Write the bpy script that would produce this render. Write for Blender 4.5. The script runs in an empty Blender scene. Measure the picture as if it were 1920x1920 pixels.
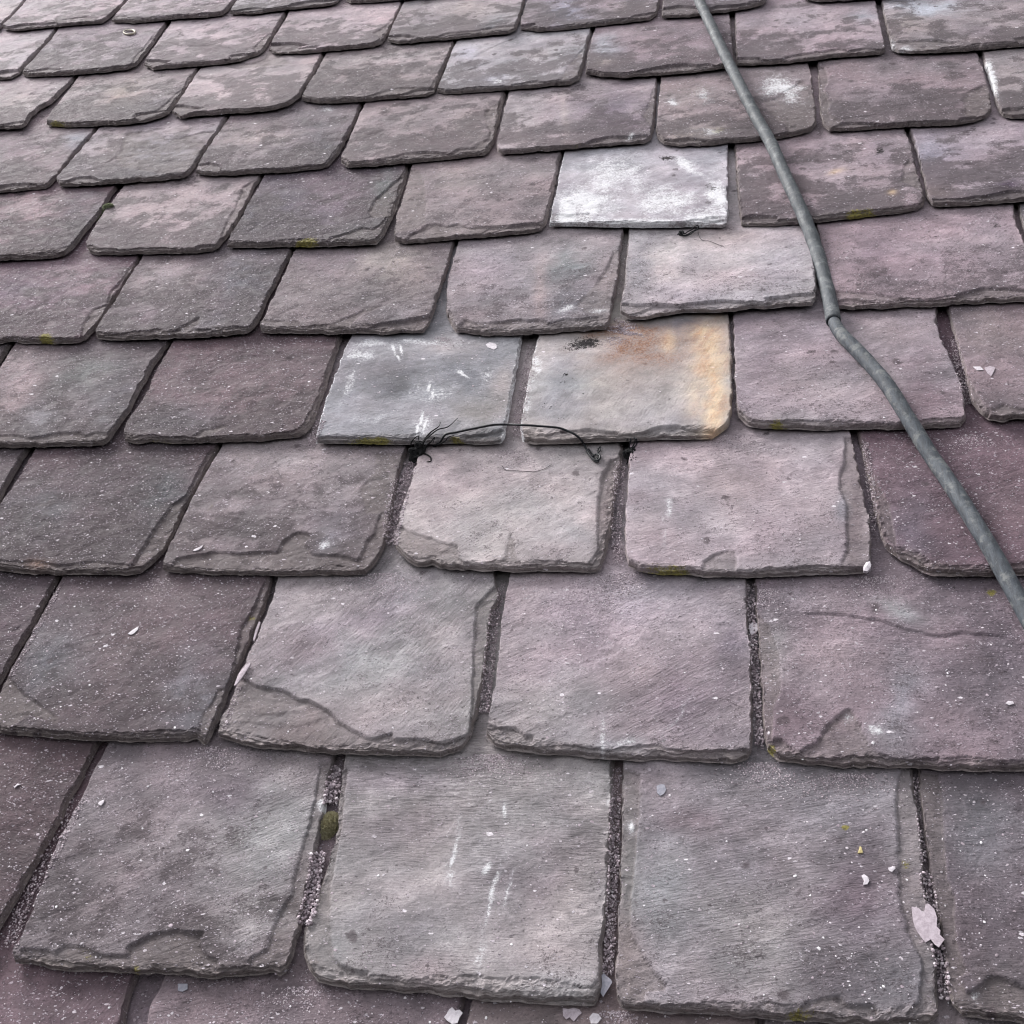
import bpy, math, random
import numpy as np
from mathutils import Vector, Matrix

# ---------------------------------------------------------------- camera, sky, sun, exposure
SC = bpy.context.scene
COL = SC.collection
PITCH = math.radians(45)                 # roof pitch
SZ = 1.15                                # metres between the camera and the plane of the slates
YAW, PIT, ROL, FPX = 0.245077555, 0.738515336, -0.180429552, 2282.53675   # solved from the courses and joints

def _rot(a, ax):
    c, s = math.cos(a), math.sin(a)
    return np.array({0: [[1, 0, 0], [0, c, -s], [0, s, c]], 1: [[c, 0, s], [0, 1, 0], [-s, 0, c]],
                     2: [[c, -s, 0], [s, c, 0], [0, 0, 1]]}[ax])
_M = _rot(ROL, 2) @ _rot(PIT, 0) @ _rot(YAW, 1)
D2, D1, DN = _M @ [1, 0, 0], _M @ [0, 0, 1], _M @ [0, -1, 0]
ROOF = Matrix.Translation((0, 0, 6.0)) @ Matrix.Rotation(PITCH, 4, 'X')   # roof frame: x along, y up the slope, z out

cam = bpy.data.objects.new('camera', bpy.data.cameras.new('camera')); COL.objects.link(cam)
cam.data.sensor_width = 36.0
cam.data.lens = FPX / 1920 * 36
cam.data.clip_start = 0.02; cam.data.clip_end = 3000
_R = Matrix(((D2[0], -D2[1], -D2[2], 0), (D1[0], -D1[1], -D1[2], 0), (DN[0], -DN[1], -DN[2], SZ), (0, 0, 0, 1)))
cam.matrix_world = ROOF @ _R
SC.camera = cam

SUN_EL, SUN_AZ = math.radians(48), math.radians(-62)      # soft light from up the slope, a little to the left
W = bpy.data.worlds.new('World'); SC.world = W; W.use_nodes = True
nt = W.node_tree; nt.nodes.clear()
sky = nt.nodes.new('ShaderNodeTexSky'); sky.sky_type = 'NISHITA'; sky.sun_disc = False
sky.sun_elevation = SUN_EL; sky.sun_rotation = SUN_AZ; sky.air_density = 1.0; sky.dust_density = 5.0; sky.ozone_density = 1.0
hs = nt.nodes.new('ShaderNodeHueSaturation'); hs.inputs['Saturation'].default_value = 0.12
bg = nt.nodes.new('ShaderNodeBackground'); bg.inputs['Strength'].default_value = 0.125
ow = nt.nodes.new('ShaderNodeOutputWorld')
nt.links.new(sky.outputs[0], hs.inputs['Color']); nt.links.new(hs.outputs[0], bg.inputs['Color']); nt.links.new(bg.outputs[0], ow.inputs[0])
sl = bpy.data.lights.new('sun', 'SUN'); sl.energy = 1.5; sl.angle = math.radians(18); sl.color = (1.0, 0.965, 0.95)
sun = bpy.data.objects.new('sun', sl); COL.objects.link(sun)
sd = Vector((math.sin(SUN_AZ) * math.cos(SUN_EL), math.cos(SUN_AZ) * math.cos(SUN_EL), math.sin(SUN_EL)))
sun.rotation_euler = sd.to_track_quat('Z', 'Y').to_euler(); sun.location = (0, 0, 20)
SC.view_settings.view_transform = 'Standard'; SC.view_settings.look = 'None'
SC.view_settings.gamma = 1.0; SC.view_settings.use_curve_mapping = False
SC.view_settings.exposure = 1.02
SC.cycles.pixel_filter_type = 'BLACKMAN_HARRIS'; SC.cycles.filter_width = 1.1; SC.cycles.use_denoising = True; SC.cycles.use_adaptive_sampling = True; SC.cycles.adaptive_threshold = 0.02; SC.cycles.sample_clamp_indirect = 4; SC.cycles.max_bounces = 5; SC.cycles.diffuse_bounces = 3; SC.cycles.glossy_bounces = 2

# ---------------------------------------------------------------- picture <-> roof
def rays(pts):
    pts = np.atleast_2d(np.asarray(pts, float))
    r = np.c_[pts[:, 0] - 960, pts[:, 1] - 960, np.full(len(pts), FPX)]
    return np.c_[r @ D2, r @ D1, r @ DN]
def unproj(pts, a, b=0.0):               # onto the plane z = a - b*y of the roof frame
    r = rays(pts)
    s = (a - SZ) / (r[:, 2] + b * r[:, 1])
    return r[:, :2] * s[:, None]
def proj(P):
    P = np.asarray(P, float); q = P[:, 0:1] * D2 + P[:, 1:2] * D1 + (P[:, 2:3] - SZ) * DN
    return 960 + FPX * q[:, 0] / q[:, 2], 960 + FPX * q[:, 1] / q[:, 2]

# ---------------------------------------------------------------- noise
def _h(ix, iy, sd):
    n = (ix.astype(np.int64) * 374761393 + iy.astype(np.int64) * 668265263 + int(sd) * 1442695041) & 0xffffffff
    n = ((n ^ (n >> 13)) * 1274126177) & 0xffffffff
    return ((n ^ (n >> 16)) & 0xffff) / 65535.0
def vn(x, y, sd=0):
    ix, iy = np.floor(x), np.floor(y); fx, fy = x - ix, y - iy
    fx = fx * fx * (3 - 2 * fx); fy = fy * fy * (3 - 2 * fy)
    a = _h(ix, iy, sd); b = _h(ix + 1, iy, sd); c = _h(ix, iy + 1, sd); d = _h(ix + 1, iy + 1, sd)
    return (a + (b - a) * fx) * (1 - fy) + (c + (d - c) * fx) * fy
def fbm(x, y, sd=0, o=4, g=0.5):
    s = 0; a = 1; t = 0
    for i in range(o):
        s = s + a * vn(x * 2 ** i + i * 7.3, y * 2 ** i + i * 3.1, sd + i); t += a; a *= g
    return s / t
def ss(x): x = np.clip(x, 0, 1); return x * x * (3 - 2 * x)
def seg_d(P, poly):                      # distance of points to a polyline
    A = poly[:-1]; B = poly[1:]; best = np.full(len(P), 1e9)
    for a, b in zip(A, B):
        ab = b - a; l = ab @ ab + 1e-12
        t = np.clip(((P - a) @ ab) / l, 0, 1)
        e = P - a - t[:, None] * ab
        best = np.minimum(best, e[:, 0] ** 2 + e[:, 1] ** 2)
    return np.sqrt(best)
def inside_poly(P, poly):
    x, y = P[:, 0], P[:, 1]; r = np.zeros(len(P), bool); n = len(poly)
    for i in range(n):
        x1, y1 = poly[i]; x2, y2 = poly[(i + 1) % n]
        c = ((y1 > y) != (y2 > y)) & (x < (x2 - x1) * (y - y1) / (y2 - y1 + 1e-15) + x1)
        r ^= c
    return r
def lin(c):
    c = np.asarray(c, float) / 255.0
    return np.where(c < 0.04045, c / 12.92, ((c + 0.055) / 1.055) ** 2.4)

# course and slate | left side, top to bottom | tail, left to right | right side, bottom to top  (pixels of the photograph)
TRACE = '''
0a|-330,1822 -420,2420|-415,2425 -200,2440 100,2452|120,2440 200,2100 240,1900 262,1835
0b|312,1836 285,1900 230,2100 140,2440|145,2455 400,2470 620,2480|640,2470 760,2200 862,1920 872,1880
0c|884,1880 874,1920 800,2200 700,2470|705,2482 950,2492 1300,2500|1320,2490 1380,2200 1420,1910
0d|1432,1912 1396,2200 1340,2490|1345,2502 1700,2510 2000,2510|2010,2500 2030,2200 2020,1925
1a|-330,1385 -420,1600 -520,1800|-520,1812 -300,1822 -60,1830|-45,1826 0,1755 60,1650 130,1515 188,1402
1b|206,1405 150,1520 100,1620 60,1740 30,1795|33,1811 100,1820 200,1827 265,1832 330,1833 400,1838 455,1838 500,1833 515,1829 527,1836 540,1828|555,1790 567,1745 570,1720 585,1650 603,1575 615,1500 632,1415
1c|650,1425 636,1500 633,1580 610,1640 592,1700 575,1745 572,1790 580,1822|598,1845 630,1853 660,1859 720,1863 800,1868 870,1876 920,1881 980,1885 1040,1890 1105,1891 1116,1888|1130,1860 1133,1820 1132,1760 1140,1700 1146,1620 1149,1500 1154,1430
1d|1169,1430 1167,1500 1164,1600 1161,1700 1158,1780 1156,1840 1158,1880|1168,1897 1240,1903 1320,1907 1400,1912 1460,1918 1550,1926 1650,1931 1740,1926|1758,1912 1758,1850 1752,1800 1744,1750 1736,1700 1729,1620 1720,1520 1711,1448
1e|1719,1450 1728,1530 1738,1620 1755,1700 1768,1780 1773,1850 1783,1888|1803,1910 1860,1918 1920,1922 2040,1928 2300,1934|2320,1920 2280,1700 2220,1460
2a|-330,1078 -410,1200 -500,1370|-495,1380 -300,1388 -85,1394|-70,1388 0,1290 30,1240 70,1170 113,1088
2b|124,1088 75,1180 35,1250 8,1300 -10,1340 -20,1362|-16,1372 0,1378 60,1385 110,1388 160,1392 200,1396 260,1398 315,1399 350,1394 372,1388 385,1402 391,1400|402,1382 416,1345 436,1296 455,1245 479,1190 500,1140 513,1092
2c|524,1088 507,1150 482,1210 455,1268 434,1325 416,1365|412,1386 430,1395 460,1402 500,1410 560,1413 610,1417 690,1418 740,1419 800,1423 835,1422 868,1410|886,1385 894,1350 902,1310 910,1270 917,1200 923,1160 937,1127 931,1095 930,1080
2d|957,1088 949,1120 941,1180 935,1230 930,1290 922,1330 914,1368|913,1388 930,1405 960,1412 1012,1418 1090,1424 1168,1428 1246,1431 1325,1434 1366,1435 1400,1428|1410,1412 1412,1380 1411,1300 1408,1230 1404,1180 1402,1130 1401,1092
2e|1414,1095 1416,1130 1421,1200 1425,1270 1430,1335 1434,1395|1440,1415 1458,1432 1510,1440 1600,1443 1660,1445 1750,1448 1840,1451 1920,1453 2050,1456|2070,1450 2040,1300 1990,1095
3a|-340,848 -480,1060|-470,1072 -200,1076 -90,1076|-75,1070 0,950 15,920 40,875 57,848
3b|70,848 45,895 20,932 0,965 -30,1020 -55,1055|-50,1070 0,1073 30,1078 100,1082 180,1081 240,1082 265,1079|285,1064 308,1042 322,1018 347,965 362,935 376,908 400,870 412,842
3c|420,842 402,875 387,905 368,935 354,967 335,1005 318,1040|307,1072 330,1077 400,1080 480,1082 560,1083 640,1082 686,1080|704,1062 722,1030 728,1005 735,970 744,920 754,880 763,855 764,844
3d|786,862 780,880 770,920 757,960 748,990 740,1018|745,1035 757,1048 770,1060 785,1068 800,1068 812,1063 825,1070 850,1073 920,1076 1000,1078 1080,1079 1115,1079 1126,1075|1134,1052 1142,1028 1148,1000 1153,955 1160,905 1166,870 1168,846
3e|1180,848 1179,900 1175,950 1172,1000 1172,1040|1179,1068 1200,1080 1240,1084 1300,1087 1360,1089 1400,1090 1440,1088 1520,1084 1570,1083 1600,1082 1618,1080|1631,1068 1633,1035 1630,985 1618,930 1606,870 1595,815
3f|1607,815 1618,870 1632,930 1640,965 1649,1008 1662,1035|1690,1057 1715,1070 1732,1080 1750,1087 1790,1087 1850,1086 1920,1084 1990,1083|2010,1072 1990,950 1955,812
4a|-340,655 -420,830|-415,840 -200,842 -85,842|-75,835 -20,725 0,690 20,656
4b|31,656 5,697 -10,730 -40,800 -55,828|-50,840 0,843 60,842 130,841 195,839|206,834 225,805 246,775 261,745 276,718 292,688 311,660 324,642
4c|329,642 311,678 292,712 280,740 262,772 246,795 235,818|237,831 255,837 285,833 340,836 400,835 450,833 500,831 530,828 562,824|574,818 588,803 597,780 606,750 616,720 626,690 635,660 643,635
4d|664,633 650,662 637,697 625,730 613,765 603,800 597,822|594,836 640,837 700,838 770,839 830,838 870,836 890,840 920,839 940,837|947,830 951,810 960,760 968,710 975,670 980,638
4e|1011,635 1001,670 994,710 986,750 980,790 977,815|981,834 1000,839 1030,838 1080,837 1160,834 1210,831 1240,830 1290,829 1335,828|1352,817 1368,803 1372,780 1374,740 1373,680 1370,640 1367,600
4f|1373,600 1376,660 1377,720 1380,765|1385,788 1400,803 1420,809 1460,811 1540,812 1600,811 1640,810 1700,810 1760,808 1800,804|1811,790 1809,760 1803,735 1790,700 1772,660 1755,617 1757,580
4g|1772,580 1785,620 1796,660 1806,700 1815,740 1822,762|1835,780 1852,794 1880,797 1900,792 1920,791 2050,788|2062,780 2045,700 2010,572
5a|-150,495 -235,640|-232,650 -60,650 0,648 20,643 50,647 100,648 150,646|163,640 177,625 188,610 200,594 209,577 222,558 241,528 255,508 263,488
5b|271,488 252,520 235,546 217,578 204,595 191,615 182,632|186,639 210,643 260,642 300,641 350,639 400,637 440,634 465,632|480,622 494,597 505,565 519,540 530,515 544,490 552,470
5c|558,470 545,500 532,530 521,555 510,580 499,605 489,622|494,629 510,631 560,632 640,632 700,631 750,630 795,629|806,615 814,592 822,567 830,542 839,513 846,487 854,458
5d|861,458 852,490 844,520 839,545 838,570 837,588|840,600 847,615 857,628 870,628 897,632 980,633 1012,632 1064,627 1116,625 1136,623|1144,612 1149,590 1153,565 1159,540 1162,515 1163,485 1167,460 1170,435
5e|1179,435 1176,480 1173,520 1169,550 1164,580|1164,596 1180,605 1210,605 1250,600 1275,594 1310,592 1350,593 1380,590 1430,587 1480,583 1522,581|1530,570 1531,545 1528,510 1522,480 1518,450 1513,425
5f|1528,424 1536,470 1544,520 1553,560|1562,583 1600,586 1660,583 1720,581 1780,577 1850,573 1935,571|1948,562 1930,500 1908,430 1899,386
5g|1906,386 1916,430 1930,470 1957,560|1962,568 2080,562 2220,556|2230,545 2160,380
6a|-160,368 -240,485|-235,495 -60,495 0,493 60,490 105,488|124,483 138,472 156,448 175,425 191,403 210,372 224,352
6b|239,350 222,375 202,400 186,425 172,448 163,465|170,476 182,481 230,481 300,479 360,477 400,474|412,468 428,448 448,420 463,388 477,358 493,335
6c|501,333 481,365 466,395 451,425 436,448|427,468 480,469 540,467 560,468 620,467 680,466 708,464|722,448 735,420 745,395 755,365 763,335 768,312
6d|775,312 766,345 756,380 746,410 740,438|742,456 760,460 820,457 880,451 940,447 1000,441 1015,437|1025,425 1032,395 1038,365 1045,335 1050,305 1054,290
6e|1061,288 1055,310 1047,350 1040,385 1034,412|1030,429 1100,430 1180,432 1250,432 1310,431 1355,432|1364,427 1365,400 1366,360 1366,300 1366,272
6f|1376,272 1379,320 1383,370 1386,400|1390,426 1440,426 1500,424 1560,417 1620,411 1680,405 1722,397|1733,388 1732,370 1723,340 1715,310 1707,280 1697,248
6g|1704,248 1714,280 1723,315 1732,350 1738,378|1747,391 1760,393 1800,391 1850,388 1900,385 1960,380 2060,372|2070,365 2045,300 2010,215
7a|-150,258 -235,360|-230,370 -60,368 0,363 60,358 85,356|94,352 113,333 131,310 146,290 167,268 189,241
7b|196,241 178,262 160,282 142,305 125,326 109,344|115,354 160,353 210,350 260,346 300,344 345,338|356,333 366,320 379,300 391,280 405,262 418,242 429,225
7c|436,223 420,245 404,268 389,292 375,315|368,330 400,334 450,332 480,330 530,327 600,321|617,316 631,300 646,275 658,252 668,230 678,203
7d|686,200 674,228 663,253 652,279 641,300|641,310 651,317 700,315 760,310 820,304 880,298 908,295|918,288 926,273 932,250 938,225 944,200 949,178
7e|955,178 949,200 943,225 937,255 932,278|934,290 945,294 960,293 1010,289 1060,285 1120,279 1180,275 1208,273|1222,265 1228,240 1230,210 1231,180 1233,152
7f|1240,152 1236,180 1233,210 1230,248|1234,265 1245,275 1270,278 1310,277 1360,273 1400,271 1450,266 1500,256 1520,250|1531,238 1530,210 1525,180 1522,150 1516,128
7g|1532,120 1534,150 1535,190 1538,220|1543,240 1555,250 1600,248 1650,245 1700,242 1780,240 1825,234|1850,225 1858,212 1855,180 1846,150 1837,120 1828,98
7h|1838,98 1846,130 1856,160 1864,190 1869,208|1880,222 1895,226 1920,226 2050,222|2058,215 2040,150 2008,70
8a|-130,155 -210,248|-205,255 -60,252 0,247 40,246|50,242 61,225 76,210 100,197 113,183 128,167 146,148
8b|154,146 136,170 117,195 101,215|88,237 105,241 130,241 180,240 230,238 275,233 305,225|319,218 335,195 350,175 364,152 375,133
8c|382,132 367,152 352,178 338,200|325,218 340,227 380,222 430,218 480,215 520,210 545,201|564,187 576,165 590,142 600,122 610,103
8d|616,103 602,130 589,152 577,170|567,190 590,196 620,197 680,194 740,189 800,185|815,178 825,155 835,130 843,110 853,85
8e|858,83 848,105 838,130 828,155|820,175 835,179 860,178 900,175 960,171 1020,166 1070,162|1086,154 1094,130 1099,105 1105,80 1110,60
8f|1116,60 1110,78 1105,98 1100,120|1098,144 1130,149 1180,150 1230,146 1290,142 1340,136 1370,131|1376,124 1375,100 1373,70 1370,40 1367,28
8g|1377,28 1378,60 1379,100|1381,126 1420,126 1500,121 1560,113 1620,108 1650,106|1660,101 1655,70 1648,40 1641,3
8h|1649,3 1656,30 1662,60 1667,80|1672,98 1685,104 1720,104 1780,102 1850,96 1920,90 1990,85|2000,78 1965,-40
9a|-100,62 -180,150|-175,157 -60,155 0,152 22,151|38,142 51,125 70,105 85,90 106,62
9b|114,58 96,85 77,105 60,125|43,142 55,147 100,146 150,143 200,139 240,135|259,127 275,105 290,85 305,62 318,42
9c|327,42 312,65 298,85 285,105|271,127 290,134 340,130 400,125 450,118 485,106|495,99 507,82 518,62 529,44 540,25
9d|547,25 535,45 523,65 513,82|505,99 525,105 570,103 640,97 700,91|718,84 731,62 744,37 754,15 762,-5
9e|767,-7 753,22 742,45 733,65|727,80 748,86 800,81 850,77 920,70 955,67|968,60 975,40 982,15 990,-12
9f|996,-12 990,5 983,25 977,42|976,57 1010,61 1060,58 1120,52 1180,45 1220,40|1233,30 1238,0 1241,-35
9g|1247,-35 1244,0 1241,22|1241,37 1290,36 1340,29 1400,21 1430,13|1437,5 1437,-25 1437,-50
9h|1478,-52 1490,-25 1500,-8|1508,2 1537,7 1600,4 1660,-1 1750,-7 1820,-12|1832,-18 1820,-60 1808,-90
10a|-60,-22 -110,25 -145,58|-140,65 -60,67 -10,65|3,55 20,38 40,17 58,-8
10b|62,-8 45,17 26,38|7,56 30,62 60,58 120,52 160,48 192,46|202,40 216,28 231,13 250,-12
10c|256,-12 242,8 227,25|210,43 250,46 290,43 340,38 400,35 418,32|428,25 437,12 446,0 464,-28
10d|470,-28 455,-5 441,15|432,30 480,30 540,22 600,17 622,14|634,10 645,-5 664,-40
10e|668,-40 655,-12|647,2 660,9 700,8 760,3 830,-3 862,-7|876,-14 888,-40 898,-60
10f|904,-60 895,-35|885,-12 960,-18 1040,-25 1090,-32|1100,-38 1110,-85
'''
# ---------------------------------------------------------------- what each slate looks like
# colour (as seen), speckle, dark spots, streak strength
LOOK = {
 '0a': (125,112,118,.8,.2,.4), '0b': (128,117,122,.8,.2,.4), '0c': (138,124,124,.5,.3,.4), '0d': (130,122,126,.6,.2,.4),
 '1a': (102,93,97,.9,.2,.3), '1b': (131,124,128,.8,.2,.7), '1c': (150,148,148,.35,.15,1.), '1d': (140,135,140,.45,.3,.8), '1e': (114,112,117,.7,.2,.4),
 '2a': (98,92,98,.8,.1,.3), '2b': (107,100,104,.9,.25,.3), '2c': (150,145,147,.55,.15,1.), '2d': (155,148,152,.6,.1,.7), '2e': (136,123,131,.8,.25,.5),
 '3a': (100,98,101,.8,.2,.3), '3b': (97,90,95,.95,.4,.2), '3c': (134,125,128,.7,.5,.3), '3d': (170,163,163,.35,.15,.3), '3e': (167,157,162,.35,.1,.4), '3f': (124,110,119,.9,.2,.3),
 '4a': (98,97,98,.8,.2,.3), '4b': (117,113,116,.85,.25,.5), '4c': (113,102,107,.8,.35,.2), '4d': (143,145,150,.25,.1,.3), '4e': (164,161,156,.1,.1,.1), '4f': (155,144,151,.5,.2,.6), '4g': (136,123,128,.7,.4,.3),
 '5a': (124,109,119,1,0.5,.3), '5b': (114,109,113,1,0.5,.3), '5c': (124,115,118,0.7,0.8,.3), '5d': (150,142,146,0.6,0.6,.3), '5e': (176,171,174,0.5,0.4,.5), '5f': (149,135,142,0.6,0.9,.3), '5g': (120,118,120,0.6,0.6,.3),
 '6a': (126,112,119,0.7,0.7,.3), '6b': (153,141,145,0.45,0.7,.3), '6c': (106,100,109,1,0.6,.3), '6d': (140,129,132,0.5,0.9,.2), '6e': (164,162,169,0.2,0.45,.1), '6f': (154,140,146,0.5,0.8,.2), '6g': (156,144,152,0.4,0.9,.3),
 '7a': (134,122,127,0.5,0.6,.4), '7b': (141,132,139,0.5,0.65,.3), '7c': (122,112,117,0.8,0.6,.3), '7d': (147,135,138,0.35,0.9,.2), '7e': (160,150,154,0.4,0.55,.2), '7f': (138,127,130,0.6,0.6,.4), '7g': (132,120,125,0.6,0.8,.2), '7h': (144,136,138,0.4,0.8,.2),
 '8a': (153,142,146,0.4,0.7,.3), '8b': (139,129,132,0.5,0.8,.3), '8c': (165,153,156,0.3,0.7,.2), '8d': (138,128,130,0.5,1,.2), '8e': (157,156,161,0.3,0.6,.4), '8f': (139,125,132,0.7,0.6,.2), '8g': (154,140,147,0.5,0.9,.2), '8h': (150,140,143,0.4,0.9,.3),
 '9a': (168,157,163,0.3,0.6,.2), '9b': (134,124,131,0.5,0.8,.2), '9c': (167,155,161,0.3,0.7,.4), '9d': (166,153,158,0.35,0.9,.2), '9e': (148,141,145,0.3,0.9,.2), '9f': (138,128,135,0.4,0.7,.2), '9g': (150,141,148,0.4,0.6,.3), '9h': (128,118,123,0.4,0.6,.3),
 '10a': (165,155,158,0.3,0.6,.2), '10b': (163,151,157,0.4,0.7,.2), '10c': (165,153,160,0.4,0.7,.2), '10d': (150,145,150,0.4,0.7,.2), '10e': (120,114,120,0.4,0.7,.2), '10f': (140,130,136,0.4,0.7,.2),
}
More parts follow.
